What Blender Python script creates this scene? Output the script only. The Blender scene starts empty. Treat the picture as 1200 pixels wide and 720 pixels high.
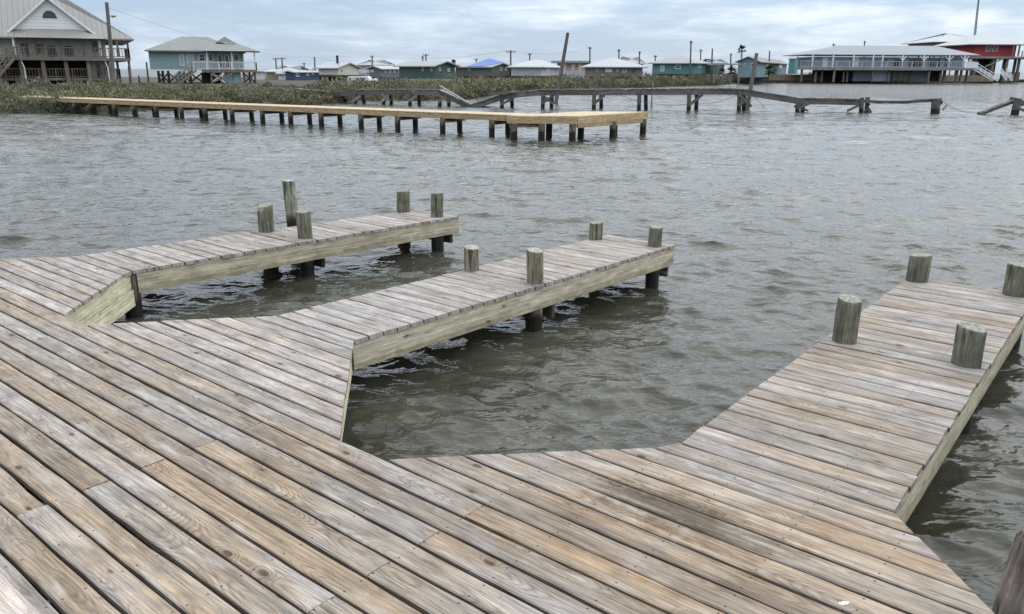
import bpy, math, random
import numpy as np
from mathutils import Vector, Matrix

random.seed(7)
rng = np.random.default_rng(11)
SC = bpy.context.scene
COL = SC.collection
R = math.radians

# ------------------------------------------------------------------ camera
F_PX, PITCH, ROLL, YAW, EYE = 925.0, 0.2915, 0.0043, 0.687, 2.56
cp, sp = math.cos(PITCH), math.sin(PITCH)
_fw = Vector((0, cp, -sp)); _up = Vector((0, sp, cp)); _rt = Vector((1, 0, 0))
rt = math.cos(ROLL) * _rt + math.sin(ROLL) * _up
up = -math.sin(ROLL) * _rt + math.cos(ROLL) * _up
cam_d = bpy.data.cameras.new('camera')
cam_d.sensor_width = 36.0
cam_d.lens = F_PX / 1200.0 * 36.0
cam_d.clip_start = 0.05
cam_d.clip_end = 9000
cam = bpy.data.objects.new('camera', cam_d)
COL.objects.link(cam)
m = Matrix((rt, up, -_fw)).transposed().to_4x4()
m.translation = Vector((0, 0, EYE))
cam.matrix_world = m
SC.camera = cam


def ray(x, y):
    return (x - 600) / F_PX * rt - (y - 360) / F_PX * up + _fw


def at(x, y, Y):
    """survey point: direction of a measured bearing, at ground distance Y"""
    d = ray(x, y)
    return d * (Y / d.y) + Vector((0, 0, EYE))


def zat(y, Y, x=600):
    return at(x, y, Y).z


def flat(x, y, z):
    d = ray(x, y)
    return d * ((z - EYE) / d.z) + Vector((0, 0, EYE))


# dock axes: u along the boards, v along the fingers
DU = Vector((math.cos(YAW), -math.sin(YAW), 0))
DV = Vector((math.sin(YAW), math.cos(YAW), 0))
ZD = 0.51


def duv(u, v, z=ZD):
    return DU * u + DV * v + Vector((0, 0, z))


# ------------------------------------------------------------------ tagging
def tag(o, label=None, cat=None, group=None, kind=None):
    if label: o['label'] = label
    if cat: o['category'] = cat
    if group: o['group'] = group
    if kind: o['kind'] = kind
    return o


def empty(name, loc, label, cat, group=None):
    o = bpy.data.objects.new(name, None)
    o.empty_display_size = 0.3
    COL.objects.link(o)
    o.location = loc
    return tag(o, label, cat, group)


# ------------------------------------------------------------------ mesh collector
class MB:
    def __init__(s):
        s.v = []; s.f = []; s.uv = []; s.mi = []; s.sd = []; s.sm = []
        s.seed = (0.5, 0.5, 0.5)

    def rs(s):
        s.seed = (random.random(), random.random(), random.random())

    def face(s, pts, uvs=None, mi=0, smooth=False):
        b = len(s.v)
        s.v.extend([tuple(p) for p in pts])
        s.f.append(tuple(range(b, b + len(pts))))
        s.uv.append(uvs or [(p[0], p[1]) for p in pts])
        s.mi.append(mi); s.sd.append(s.seed); s.sm.append(smooth)

    def hexa(s, c, mi=0, along=None, rs=True):
        """c: 8 corners, 0-3 lower ring, 4-7 upper ring; grain follows the longest edge"""
        if rs: s.rs()
        c = [Vector(p) for p in c]
        ex, ey, ez = c[1] - c[0], c[3] - c[0], c[4] - c[0]
        L = [ex.length, ey.length, ez.length]
        k = L.index(max(L)) if along is None else along
        ax = [ex, ey, ez]
        t = [a.normalized() if a.length > 1e-9 else a for a in ax]
        o1 = [i for i in range(3) if i != k]
        ou, ov = s.seed[0] * 31, s.seed[1] * 0.0
        for q in ((0, 3, 2, 1), (4, 5, 6, 7), (0, 1, 5, 4), (1, 2, 6, 5), (2, 3, 7, 6), (3, 0, 4, 7)):
            pts = [c[i] for i in q]
            n = (pts[1] - pts[0]).cross(pts[2] - pts[0])
            uv = []
            # across axis: whichever other axis lies more in the face
            if n.length > 0:
                n.normalize()
            a = o1[0] if abs(t[o1[0]].dot(n)) < abs(t[o1[1]].dot(n)) else o1[1]
            off = 0.37 if a == o1[1] else 0.0
            for p in pts:
                d = p - c[0]
                uv.append((d.dot(t[k]) + ou, d.dot(t[a]) - L[a] / 2 + off))
            s.face(pts, uv, mi)

    def box(s, cx, cy, cz, sx, sy, sz, rz=0, mi=0):
        ca, sa = math.cos(rz), math.sin(rz)
        def P(x, y, z): return (cx + x * ca - y * sa, cy + x * sa + y * ca, cz + z)
        x, y, z = sx / 2, sy / 2, sz / 2
        s.hexa([P(-x, -y, -z), P(x, -y, -z), P(x, y, -z), P(-x, y, -z), P(-x, -y, z), P(x, -y, z), P(x, y, z), P(-x, y, z)], mi)

    def beam(s, p0, p1, w, h, mi=0, upv=(0, 0, 1)):
        """bar with its centre line p0-p1, w sideways, h along upv"""
        p0, p1 = Vector(p0), Vector(p1)
        d = (p1 - p0).normalized()
        u0 = Vector(upv)
        if abs(d.dot(u0)) > 0.98: u0 = Vector((0, 1, 0))
        sd = d.cross(u0).normalized(); u = sd.cross(d).normalized()
        a, b = sd * (w / 2), u * (h / 2)
        s.hexa([p0 - a - b, p1 - a - b, p1 + a - b, p0 + a - b, p0 - a + b, p1 - a + b, p1 + a + b, p0 + a + b], mi, along=0)

    def tube(s, p0, p1, r0, r1=None, n=10, mi=0, cap=True):
        r1 = r0 if r1 is None else r1
        p0, p1 = Vector(p0), Vector(p1)
        d = (p1 - p0); Ln = d.length; d.normalize()
        a = d.orthogonal().normalized(); b = d.cross(a)
        s.rs()
        ring = [(math.cos(2 * math.pi * i / n), math.sin(2 * math.pi * i / n)) for i in range(n)]
        for i in range(n):
            (x0, y0), (x1, y1) = ring[i], ring[(i + 1) % n]
            q = [p0 + (a * x0 + b * y0) * r0, p0 + (a * x1 + b * y1) * r0, p1 + (a * x1 + b * y1) * r1, p1 + (a * x0 + b * y0) * r1]
            w0, w1 = i / n * 6.28 * r0, (i + 1) / n * 6.28 * r0
            s.face(q, [(0, w0), (0, w1), (Ln, w1), (Ln, w0)], mi, True)
        if cap:
            s.face([p1 + (a * x + b * y) * r1 for x, y in ring], None, mi)
            s.face([p0 + (a * x + b * y) * r0 for x, y in reversed(ring)], None, mi)

    def prism(s, poly, z0, z1, mi=0):
        n = len(poly)
        A = [(p[0], p[1], z0) for p in poly]; B = [(p[0], p[1], z1) for p in poly]
        s.face(list(reversed(A)), None, mi); s.face(B, None, mi)
        for i in range(n):
            j = (i + 1) % n
            L = (Vector(A[j]) - Vector(A[i])).length
            s.face([A[i], A[j], B[j], B[i]], [(0, z0), (L, z0), (L, z1), (0, z1)], mi)

    def build(s, name, mats, parent=None, weld=False):
        me = bpy.data.meshes.new(name)
        if not isinstance(mats, (list, tuple)): mats = [mats]
        off = parent.matrix_world.translation if False else (parent_loc(parent) if parent else Vector((0, 0, 0)))
        vs = [(p[0] - off.x, p[1] - off.y, p[2] - off.z) for p in s.v]
        me.from_pydata(vs, [], s.f)
        for mm in mats: me.materials.append(mm)
        ul = me.uv_layers.new(name='uv')
        flatuv = np.array([c for f in s.uv for c in f], dtype=np.float32).ravel()
        ul.data.foreach_set('uv', flatuv)
        ca = me.color_attributes.new('seed', 'FLOAT_COLOR', 'CORNER')
        cols = np.array([(*sd, 1.0) for f, sd in zip(s.f, s.sd) for _ in f], dtype=np.float32).ravel()
        ca.data.foreach_set('color', cols)
        me.polygons.foreach_set('material_index', s.mi)
        me.polygons.foreach_set('use_smooth', s.sm)
        me.update()
        if weld:
            import bmesh
            bm = bmesh.new(); bm.from_mesh(me)
            bmesh.ops.remove_doubles(bm, verts=bm.verts, dist=1e-4)
            bm.to_mesh(me); bm.free()
        o = bpy.data.objects.new(name, me)
        COL.objects.link(o)
        if parent: o.parent = parent
        return o


def parent_loc(p):
    v = Vector(p.location)
    while p.parent:
        p = p.parent
        v = v + Vector(p.location)
    return v


# ------------------------------------------------------------------ materials
def mat(name):
    mm = bpy.data.materials.new(name)
    mm.use_nodes = True
    nt = mm.node_tree
    nt.nodes.clear()
    out = nt.nodes.new('ShaderNodeOutputMaterial')
    bs = nt.nodes.new('ShaderNodeBsdfPrincipled')
    nt.links.new(bs.outputs[0], out.inputs[0])
    return mm, nt, bs


class N:
    """small node helper"""
    def __init__(s, nt): s.nt = nt

    def new(s, t, **k):
        n = s.nt.nodes.new(t)
        for a, b in k.items(): setattr(n, a, b)
        return n

    def put(s, sock, v):
        if isinstance(v, bpy.types.NodeSocket): s.nt.links.new(v, sock)
        elif v is not None:
            if sock.type == 'RGBA' and not hasattr(v, '__len__'): v = (v, v, v, 1)
            elif sock.type == 'RGBA' and len(v) == 3: v = (*v, 1)
            sock.default_value = v

    def m(s, op, a, b=None, c=None, clamp=False):
        n = s.new('ShaderNodeMath', operation=op, use_clamp=clamp)
        s.put(n.inputs[0], a)
        if b is not None: s.put(n.inputs[1], b)
        if c is not None: s.put(n.inputs[2], c)
        return n.outputs[0]

    def vm(s, op, a, b=None):
        n = s.new('ShaderNodeVectorMath', operation=op)
        s.put(n.inputs[0], a)
        if b is not None: s.put(n.inputs[1], b)
        return n.outputs[0]

    def noise(s, vec, scale=1.0, detail=3.0, rough=0.55, out=0, dist=0.0):
        n = s.new('ShaderNodeTexNoise')
        s.put(n.inputs['Vector'], vec); n.inputs['Scale'].default_value = scale
        n.inputs['Detail'].default_value = detail; n.inputs['Roughness'].default_value = rough
        n.inputs['Distortion'].default_value = dist
        return n.outputs[out]

    def mix(s, f, a, b, blend='MIX'):
        n = s.new('ShaderNodeMix', data_type='RGBA', blend_type=blend)
        n.clamp_factor = True
        s.put(n.inputs[0], f); s.put(n.inputs[6], a); s.put(n.inputs[7], b)
        return n.outputs[2]

    def ramp(s, f, lo, hi, a=0.0, b=1.0, smooth=True):
        n = s.new('ShaderNodeMapRange', interpolation_type='SMOOTHSTEP' if smooth else 'LINEAR')
        s.put(n.inputs[0], f)
        n.inputs[1].default_value = lo; n.inputs[2].default_value = hi
        n.inputs[3].default_value = a; n.inputs[4].default_value = b
        return n.outputs[0]

    def comb(s, x, y, z):
        n = s.new('ShaderNodeCombineXYZ')
        s.put(n.inputs[0], x); s.put(n.inputs[1], y); s.put(n.inputs[2], z)
        return n.outputs[0]

    def sep(s, v):
        n = s.new('ShaderNodeSeparateXYZ'); s.put(n.inputs[0], v)
        return n.outputs

    def bump(s, h, strength, dist=0.01):
        n = s.new('ShaderNodeBump')
        n.inputs['Strength'].default_value = strength; n.inputs['Distance'].default_value = dist
        s.put(n.inputs['Height'], h)
        return n.outputs[0]


def wood(name, grey, tan, tanbias=0.0, ring=0.5, knots=True, spots=False, rough=0.8, tone=0.29, pale=0.0, stain=False, ringw=0.0085, damp=False):
    """sawn board: growth rings about a wandering pith, knots, silvering, dirt"""
    mm, nt, bs = mat(name)
    n = N(nt)
    uv = n.new('ShaderNodeUVMap', uv_map='uv').outputs[0]
    at_ = n.new('ShaderNodeAttribute', attribute_name='seed')
    sr, sg, sb = n.sep(at_.outputs['Vector'])
    x, y, _ = n.sep(uv)
    z = n.m('MULTIPLY', sb, 57.0)
    V = lambda a, b, c=1.0: n.comb(n.m('MULTIPLY', x, a), n.m('MULTIPLY', y, b), n.m('MULTIPLY', z, c))
    depth = n.noise(V(0.9, 1.2), 1.0, 2.0, 0.5)
    wander = n.noise(V(3.0, 16.0), 1.0, 3.0, 0.55)
    # knots
    vo = n.new('ShaderNodeTexVoronoi', feature='F1')
    n.put(vo.inputs['Vector'], V(2.6, 5.5)); vo.inputs['Scale'].default_value = 1.0
    kd = vo.outputs['Distance']
    kn = n.ramp(kd, 0.28, 0.02)
    core = n.ramp(kd, 0.105, 0.055)
    yy = n.m('ADD', y, n.m('MULTIPLY', n.m('SUBTRACT', sg, 0.5), 0.10))
    dd = n.m('ADD', 0.004, n.m('MULTIPLY', n.ramp(depth, 0.32, 0.72, smooth=False), 0.11))
    rr = n.m('SQRT', n.m('ADD', n.m('MULTIPLY', yy, yy), n.m('MULTIPLY', dd, dd)))
    rr = n.m('ADD', rr, n.m('MULTIPLY', wander, 0.016))
    if knots: rr = n.m('ADD', rr, n.m('MULTIPLY', kn, 0.028))
    sn = n.m('SINE', n.m('MULTIPLY', rr, 6.2832 / ringw))
    rings = n.m('POWER', n.m('MULTIPLY_ADD', sn, 0.5, 0.5), 2.2)
    fib = n.noise(V(5.0, 210.0), 1.0, 2.0, 0.6)
    streak = n.noise(V(1.1, 42.0), 1.0, 3.0, 0.6)
    big = n.noise(V(0.8, 3.0), 1.0, 3.0, 0.55)
    blot = n.noise(V(5.0, 13.0), 1.0, 4.0, 0.6)
    # silvering: tan below, grey on top
    t = n.m('ADD', n.m('MULTIPLY', n.m('SUBTRACT', sr, 0.5), 0.66), n.m('MULTIPLY', n.m('SUBTRACT', big, 0.5), 2.6))
    t = n.m('ADD', t, n.m('MULTIPLY', n.m('SUBTRACT', streak, 0.5), 1.3))
    if spots:
        wp = n.new('ShaderNodeNewGeometry').outputs['Position']
        t = n.m('ADD', t, n.m('MULTIPLY', n.m('SUBTRACT', n.noise(wp, 0.75, 3.0, 0.6), 0.5), 2.2))
    t = n.m('ADD', t, tanbias + 0.5, clamp=True)
    col = n.mix(t, grey, tan)
    # board to board tone
    tn = n.m('MULTIPLY_ADD', n.m('SUBTRACT', sg, 0.5), tone, 1.0)
    tn = n.m('MULTIPLY', tn, n.m('MULTIPLY_ADD', n.m('SUBTRACT', blot, 0.5), 1.15, 1.0))
    tn = n.m('MULTIPLY', tn, n.m('MULTIPLY_ADD', n.m('SUBTRACT', fib, 0.5), 1.5, 1.0))
    tn = n.m('MULTIPLY', tn, n.m('MULTIPLY_ADD', n.m('SUBTRACT', streak, 0.5), 1.35, 1.0))
    fine = n.noise(V(2.5, 95.0, 1.3), 1.0, 3.0, 0.7)
    tn = n.m('MULTIPLY', tn, n.m('MULTIPLY_ADD', n.m('SUBTRACT', fine, 0.5), 1.1, 1.0))
    mold = n.ramp(n.noise(V(3.2, 17.0, 0.9), 1.0, 5.0, 0.7), 0.50, 0.74)
    tn = n.m('MULTIPLY', tn, n.m('MULTIPLY_ADD', mold, -0.38, 1.0))
    col = n.mix(1.0, col, n.comb(tn, tn, tn), 'MULTIPLY')
    vis = n.ramp(n.noise(V(1.3, 6.0, 0.7), 1.0, 2.0), 0.34, 0.62, 0.08, 1.0)
    col = n.mix(n.m('MULTIPLY', n.m('MULTIPLY', rings, vis), ring), col, n.mix(1.0, col, (0.42, 0.33, 0.26), 'MULTIPLY'))
    if knots:
        col = n.mix(n.m('MULTIPLY', kn, 0.35), col, n.mix(1.0, col, (0.55, 0.40, 0.28), 'MULTIPLY'))
        col = n.mix(n.m('MULTIPLY', core, 0.75), col, (0.035, 0.024, 0.017))
    # bleached scuffs
    pl = n.ramp(n.noise(V(2.2, 9.0, 1.7), 1.0, 4.0, 0.6), 0.56, 0.74)
    col = n.mix(n.m('MULTIPLY', pl, 0.35 + pale), col, (0.60, 0.58, 0.55))
    # checks: thin dark splits along the grain
    ck = n.ramp(n.noise(V(2.0, 70.0, 2.3), 1.0, 2.0, 0.5), 0.70, 0.76)
    col = n.mix(n.m('MULTIPLY', ck, 0.6), col, (0.06, 0.048, 0.04))
    # grime specks
    gr = n.ramp(n.noise(V(34.0, 60.0, 3.1), 1.0, 2.0, 0.5), 0.70, 0.76)
    col = n.mix(n.m('MULTIPLY', gr, 0.55), col, (0.05, 0.04, 0.035))
    if spots:   # screw heads over the joists
        j = n.m('ABSOLUTE', n.m('SUBTRACT', n.m('FRACT', n.m('DIVIDE', n.sep(n.new('ShaderNodeUVMap', uv_map='fix').outputs[0])[0], 0.415)), 0.5))
        j = n.m('MULTIPLY', j, 0.415)
        ac = n.m('SUBTRACT', n.m('ABSOLUTE', n.sep(n.new('ShaderNodeUVMap', uv_map='fix').outputs[0])[1]), 0.045)
        d2 = n.m('SQRT', n.m('ADD', n.m('MULTIPLY', j, j), n.m('MULTIPLY', ac, ac)))
        sc = n.ramp(d2, 0.0075, 0.0035)
        col = n.mix(n.m('MULTIPLY', sc, 0.8), col, (0.03, 0.024, 0.02))
    if stain:   # old spill on the boards: greenish black with a rusty border
        pos = n.new('ShaderNodeNewGeometry').outputs['Position']
        for (px, py, rad, cst, amt) in STAINS:
            c = flat(px, py, ZD)
            dv = n.vm('SUBTRACT', pos, (c.x, c.y, c.z))
            a, b, _c = n.sep(dv)
            al = n.m('ADD', n.m('MULTIPLY', a, DU.x), n.m('MULTIPLY', b, DU.y))
            ac = n.m('ADD', n.m('MULTIPLY', a, DV.x), n.m('MULTIPLY', b, DV.y))
            d = n.m('SQRT', n.m('ADD', n.m('MULTIPLY', n.m('MULTIPLY', al, 0.42), n.m('MULTIPLY', al, 0.42)), n.m('MULTIPLY', ac, ac)))
            d = n.m('ADD', d, n.m('MULTIPLY', n.m('SUBTRACT', n.noise(pos, 7.0, 5.0, 0.7), 0.5), rad * 1.5))
            d = n.m('ADD', d, n.m('MULTIPLY', n.m('SUBTRACT', n.noise(V(2.0, 34.0, 1.9), 1.0, 4.0, 0.7), 0.5), rad * 1.6))
            col = n.mix(n.m('MULTIPLY', n.ramp(d, rad, rad * 0.2), amt), col, n.mix(1.0, col, cst, 'MULTIPLY'))
    if damp:
        gp = n.new('ShaderNodeNewGeometry').outputs['Position']
        zz_ = n.m('ADD', n.sep(gp)[2], n.m('MULTIPLY', n.m('SUBTRACT', n.noise(n.vm('MULTIPLY', gp, (1, 1, 0.25)), 6.0, 5.0, 0.65), 0.5), 0.22))
        col = n.mix(n.m('MULTIPLY', n.ramp(zz_, 0.37, 0.27), 0.6), col, n.mix(1.0, col, (0.50, 0.48, 0.40), 'MULTIPLY'))
    hgt = n.m('ADD', n.m('MULTIPLY', rings, -0.35), n.m('MULTIPLY', fib, 0.7))
    hgt = n.m('ADD', hgt, n.m('MULTIPLY', ck, -1.0))
    n.put(bs.inputs['Base Color'], col)
    bs.inputs['Roughness'].default_value = rough
    bs.inputs['Specular IOR Level'].default_value = 0.35
    n.put(bs.inputs['Normal'], n.bump(hgt, 0.8, 0.003))
    return mm


STAINS = [(960, 690, 0.9, (1.03, 0.92, 0.77), 0.5), (690, 622, 0.40, (0.88, 0.76, 0.62), 0.5), (610, 595, 0.4, (0.98, 0.89, 0.78), 0.4),
          (905, 612, 0.45, (1.0, 0.90, 0.75), 0.5), (810, 606, 0.27, (0.42, 0.40, 0.36), 0.8), (760, 588, 0.18, (0.56, 0.53, 0.48), 0.65), (840, 634, 0.17, (0.66, 0.59, 0.5), 0.5)]

DECKW = wood('weathered_decking', (0.338, 0.308, 0.278), (0.300, 0.226, 0.155), -0.02, 0.52, True, True, stain=True, pale=0.08)
FINGW = wood('weathered_finger_decking', (0.378, 0.345, 0.317), (0.345, 0.286, 0.23), -0.16, 0.45, True, True, pale=0.08)
FINGC = wood('weathered_right_decking', (0.348, 0.318, 0.288), (0.316, 0.252, 0.19), -0.08, 0.5, True, True, stain=True, pale=0.08)
GAPSHADEW = wood('gap_shade_board_edges', (0.15, 0.125, 0.105), (0.15, 0.115, 0.085), 0.0, 0.3, False)  # dark brown puts the shade of the gaps into the board sides
FASCIA = wood('treated_fascia', (0.51, 0.465, 0.345), (0.55, 0.49, 0.345), 0.0, 0.4, True, rough=0.75, tone=0.25, ringw=0.014, damp=True)
FRESHF = wood('green_treated_fascia', (0.70, 0.69, 0.49), (0.68, 0.63, 0.42), 0.0, 0.35, True, rough=0.7, tone=0.15, ringw=0.016)
NEWW = wood('new_yellow_pine', (0.62, 0.50, 0.33), (0.62, 0.48, 0.29), 0.0, 0.3, True, rough=0.7, tone=0.15)
NEWF = wood('new_yellow_beam', (0.46, 0.335, 0.185), (0.50, 0.36, 0.19), 0.0, 0.3, True, rough=0.7, tone=0.2)
OLDW = wood('grey_pier_timber', (0.16, 0.15, 0.14), (0.12, 0.105, 0.09), 0.0, 0.3, False, rough=0.85)
OLDTOP = wood('silver_pier_planks', (0.30, 0.29, 0.28), (0.22, 0.20, 0.18), 0.0, 0.3, False, rough=0.85)
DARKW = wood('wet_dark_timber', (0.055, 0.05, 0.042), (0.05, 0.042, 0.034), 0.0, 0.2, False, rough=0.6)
BRNW = wood('brown_house_timber', (0.235, 0.20, 0.17), (0.18, 0.145, 0.115), 0.0, 0.2, False, rough=0.85)
TANW = wood('tan_fence_timber', (0.24, 0.19, 0.14), (0.27, 0.195, 0.125), 0.0, 0.3, False, rough=0.85)
PINKW = wood('pale_pinkish_timber', (0.58, 0.50, 0.44), (0.52, 0.40, 0.33), -0.1, 0.15, False, rough=0.8, tone=0.1)


def pile_mat(name, c1, c2, top, wetz=0.2, dark=(0.018, 0.017, 0.013)):
    mm, nt, bs = mat(name)
    n = N(nt)
    tc = n.new('ShaderNodeTexCoord').outputs['Object']
    geo = n.new('ShaderNodeNewGeometry')
    pos = geo.outputs['Position']
    x, y, z = n.sep(pos)
    st = n.vm('MULTIPLY', pos, (1, 1, 0.09))
    g1 = n.noise(st, 42.0, 4.0, 0.65)
    g2 = n.noise(pos, 7.0, 4.0, 0.6)
    g3 = n.noise(n.vm('MULTIPLY', pos, (1, 1, 0.05)), 90.0, 2.0, 0.6)
    col = n.mix(n.ramp(g2, 0.3, 0.7), c1, c2)
    tn = n.m('MULTIPLY', n.m('MULTIPLY_ADD', n.m('SUBTRACT', g1, 0.5), 2.6, 1.0), n.m('MULTIPLY_ADD', n.m('SUBTRACT', g3, 0.5), 1.1, 1.0))
    col = n.mix(1.0, col, n.comb(tn, tn, tn), 'MULTIPLY')
    ck = n.ramp(n.noise(n.vm('MULTIPLY', pos, (1, 1, 0.06)), 26.0, 3.0, 0.55), 0.57, 0.63)
    col = n.mix(n.m('MULTIPLY', ck, 0.8), col, (0.03, 0.027, 0.02))
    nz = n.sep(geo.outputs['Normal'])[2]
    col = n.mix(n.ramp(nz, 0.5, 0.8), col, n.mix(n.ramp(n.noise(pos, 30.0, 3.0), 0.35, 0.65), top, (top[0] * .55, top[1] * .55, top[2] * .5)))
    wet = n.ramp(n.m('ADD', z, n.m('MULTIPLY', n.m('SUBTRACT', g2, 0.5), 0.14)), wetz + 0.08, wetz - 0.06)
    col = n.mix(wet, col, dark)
    n.put(bs.inputs['Base Color'], col)
    n.put(bs.inputs['Roughness'], n.m('MULTIPLY_ADD', wet, -0.35, 0.85))
    bs.inputs['Specular IOR Level'].default_value = 0.3
    n.put(bs.inputs['Normal'], n.bump(n.m('ADD', g1, n.m('MULTIPLY', ck, -1.5)), 0.8, 0.006))
    return mm


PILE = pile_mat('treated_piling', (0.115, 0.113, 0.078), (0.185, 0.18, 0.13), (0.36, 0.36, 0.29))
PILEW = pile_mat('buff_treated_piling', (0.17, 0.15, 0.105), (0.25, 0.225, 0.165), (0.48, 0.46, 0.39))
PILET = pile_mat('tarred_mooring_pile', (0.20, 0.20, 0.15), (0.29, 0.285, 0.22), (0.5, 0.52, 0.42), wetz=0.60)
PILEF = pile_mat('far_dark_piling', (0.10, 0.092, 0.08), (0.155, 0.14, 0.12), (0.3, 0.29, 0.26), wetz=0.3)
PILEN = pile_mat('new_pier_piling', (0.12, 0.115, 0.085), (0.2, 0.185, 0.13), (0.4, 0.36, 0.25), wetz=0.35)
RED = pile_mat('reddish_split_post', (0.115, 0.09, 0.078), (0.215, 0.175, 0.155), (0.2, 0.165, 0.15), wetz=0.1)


def plain(name, c, rough=0.7, var=0.15, scale=1.5, streak=False, lines=None, spec=0.35, metal=0.0):
    """painted or sheet material with blotchy wear; lines = (spacing, axis 'u'/'z', depth)"""
    mm, nt, bs = mat(name)
    n = N(nt)
    pos = n.new('ShaderNodeNewGeometry').outputs['Position']
    a = n.noise(n.vm('MULTIPLY', pos, (1, 1, 0.35 if streak else 1)), scale, 4.0, 0.6)
    b = n.noise(pos, scale * 9, 3.0, 0.6)
    tn = n.m('ADD', n.m('MULTIPLY_ADD', n.m('SUBTRACT', a, 0.5), var * 3, 1.0), n.m('MULTIPLY', n.m('SUBTRACT', b, 0.5), var * 1.5))
    col = n.mix(1.0, c, n.comb(tn, tn, tn), 'MULTIPLY')
    if lines:
        sp_, ax, dep = lines
        uvs = n.sep(n.new('ShaderNodeUVMap', uv_map='uv').outputs[0]) if ax in 'uv' else n.sep(pos)
        k = {'u': 0, 'v': 1, 'z': 2}[ax]
        fr = n.m('FRACT', n.m('DIVIDE', uvs[k], sp_))
        ln = n.ramp(n.m('ABSOLUTE', n.m('SUBTRACT', fr, 0.5)), 0.36, 0.5)
        col = n.mix(n.m('MULTIPLY', ln, dep), col, (0.05, 0.05, 0.05))
        n.put(bs.inputs['Normal'], n.bump(ln, 0.5, -0.03))
    n.put(bs.inputs['Base Color'], col)
    bs.inputs['Roughness'].default_value = rough
    bs.inputs['Specular IOR Level'].default_value = spec
    bs.inputs['Metallic'].default_value = metal
    return mm


PALEP = plain('weathered_white_paint', (0.50, 0.51, 0.51), 0.7, 0.12)
WHITE = plain('white_paint', (0.78, 0.78, 0.76), 0.6, 0.08)
GLASS = plain('dark_window_glass', (0.045, 0.05, 0.055), 0.12, 0.2, spec=0.6)
PALEGL = plain('pale_window_glass', (0.38, 0.42, 0.44), 0.15, 0.2, spec=0.6)
ROOFG = plain('grey_metal_roof', (0.265, 0.258, 0.24), 0.5, 0.1, 0.5, lines=(0.55, 'u', 0.35))
ROOFS = plain('grey_shingle_roof', (0.25, 0.255, 0.24), 0.85, 0.14, 0.8)
ROOFW = plain('white_metal_roof', (0.38, 0.395, 0.40), 0.45, 0.08, 0.5, lines=(0.6, 'u', 0.10))
ROOFB = plain('blue_grey_metal_roof', (0.175, 0.208, 0.235), 0.45, 0.08, 0.4, lines=(0.6, 'u', 0.2))
ROOFP = plain('pale_grey_roof', (0.35, 0.36, 0.36), 0.7, 0.1, 0.6)
TARP = plain('blue_tarp', (0.07, 0.15, 0.42), 0.5, 0.2, 0.8)


def siding(name, c, var=0.12):
    return plain(name, c, 0.75, var, 0.9, True, (0.35, 'z', 0.22))


W_WHITE = siding('white_stucco_siding', (0.78, 0.78, 0.76))
W_BEIGE = siding('grey_beige_siding', (0.70, 0.67, 0.63), 0.2)
W_TEAL = siding('pale_teal_siding', (0.31, 0.45, 0.45))
W_NAVY = siding('navy_siding', (0.055, 0.085, 0.145))
W_TAN = siding('tan_siding', (0.33, 0.29, 0.20))
W_CREAM = siding('cream_siding', (0.62, 0.61, 0.50))
W_DGREEN = siding('dark_green_siding', (0.075, 0.125, 0.115))
W_GREEN = siding('sea_green_siding', (0.115, 0.20, 0.175))
W_GREYG = siding('grey_green_siding', (0.155, 0.165, 0.15))
W_SLATE = siding('slate_blue_siding', (0.16, 0.195, 0.235))
W_LGREY = siding('light_grey_siding', (0.46, 0.49, 0.51))
W_TAUPE = siding('taupe_siding', (0.25, 0.225, 0.205), 0.2)
W_TURQ = siding('turquoise_siding', (0.12, 0.265, 0.27))
W_BLUEG = siding('blue_grey_siding', (0.31, 0.36, 0.42))
W_SEAF = siding('soft_blue_green_siding', (0.20, 0.30, 0.32))
W_PINK = siding('salmon_pink_siding', (0.56, 0.36, 0.32))
W_RED = siding('barn_red_siding', (0.42, 0.068, 0.07))
DARKIN = plain('undercroft_shade_dark_parts', (0.04, 0.037, 0.034), 0.9, 0.4)  # near-black stands in for shade inside undercrofts; also colours chimney and wheels


def leaf_mat(name, a, b, c):
    mm, nt, bs = mat(name)
    n = N(nt)
    s = n.new('ShaderNodeAttribute', attribute_name='seed').outputs['Vector']
    r_, g_, b_ = n.sep(s)
    pos = n.new('ShaderNodeNewGeometry').outputs['Position']
    col = n.mix(n.ramp(r_, 0.1, 0.7), a, b)
    col = n.mix(n.ramp(g_, 0.62, 1.0), col, c)
    col = n.mix(n.m('MULTIPLY', n.ramp(n.noise(pos, 0.12, 3.0), 0.4, 0.65), 0.6), col, n.mix(1.0, col, (1.25, 1.1, 0.8), 'MULTIPLY'))
    n.put(bs.inputs['Base Color'], col)
    bs.inputs['Roughness'].default_value = 0.75
    bs.inputs['Specular IOR Level'].default_value = 0.2
    return mm


LEAF = leaf_mat('salt_shrub_leaves', (0.085, 0.095, 0.055), (0.165, 0.165, 0.105), (0.30, 0.28, 0.205))
PALM = leaf_mat('palm_leaves', (0.02, 0.032, 0.018), (0.035, 0.05, 0.026), (0.06, 0.07, 0.035))

# ------------------------------------------------------------------ world and sun
SUN_EL, SUN_AZ = R(52), R(48)       # azimuth to the right of the view (+Y), clockwise
w = bpy.data.worlds.new('World')
SC.world = w
w.use_nodes = True
nt = w.node_tree
nt.nodes.clear()
n = N(nt)
out = n.new('ShaderNodeOutputWorld')
bg = n.new('ShaderNodeBackground')
nt.links.new(bg.outputs[0], out.inputs[0])
sky = n.new('ShaderNodeTexSky', sky_type='NISHITA')
sky.sun_disc = False
sky.sun_elevation = SUN_EL
sky.sun_rotation = SUN_AZ
sky.air_density = 1.0; sky.dust_density = 0.6; sky.ozone_density = 2.0
d = n.new('ShaderNodeTexCoord').outputs['Generated']
dx, dy, dz = n.sep(d)
zz = n.m('MAXIMUM', dz, 0.0)
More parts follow.
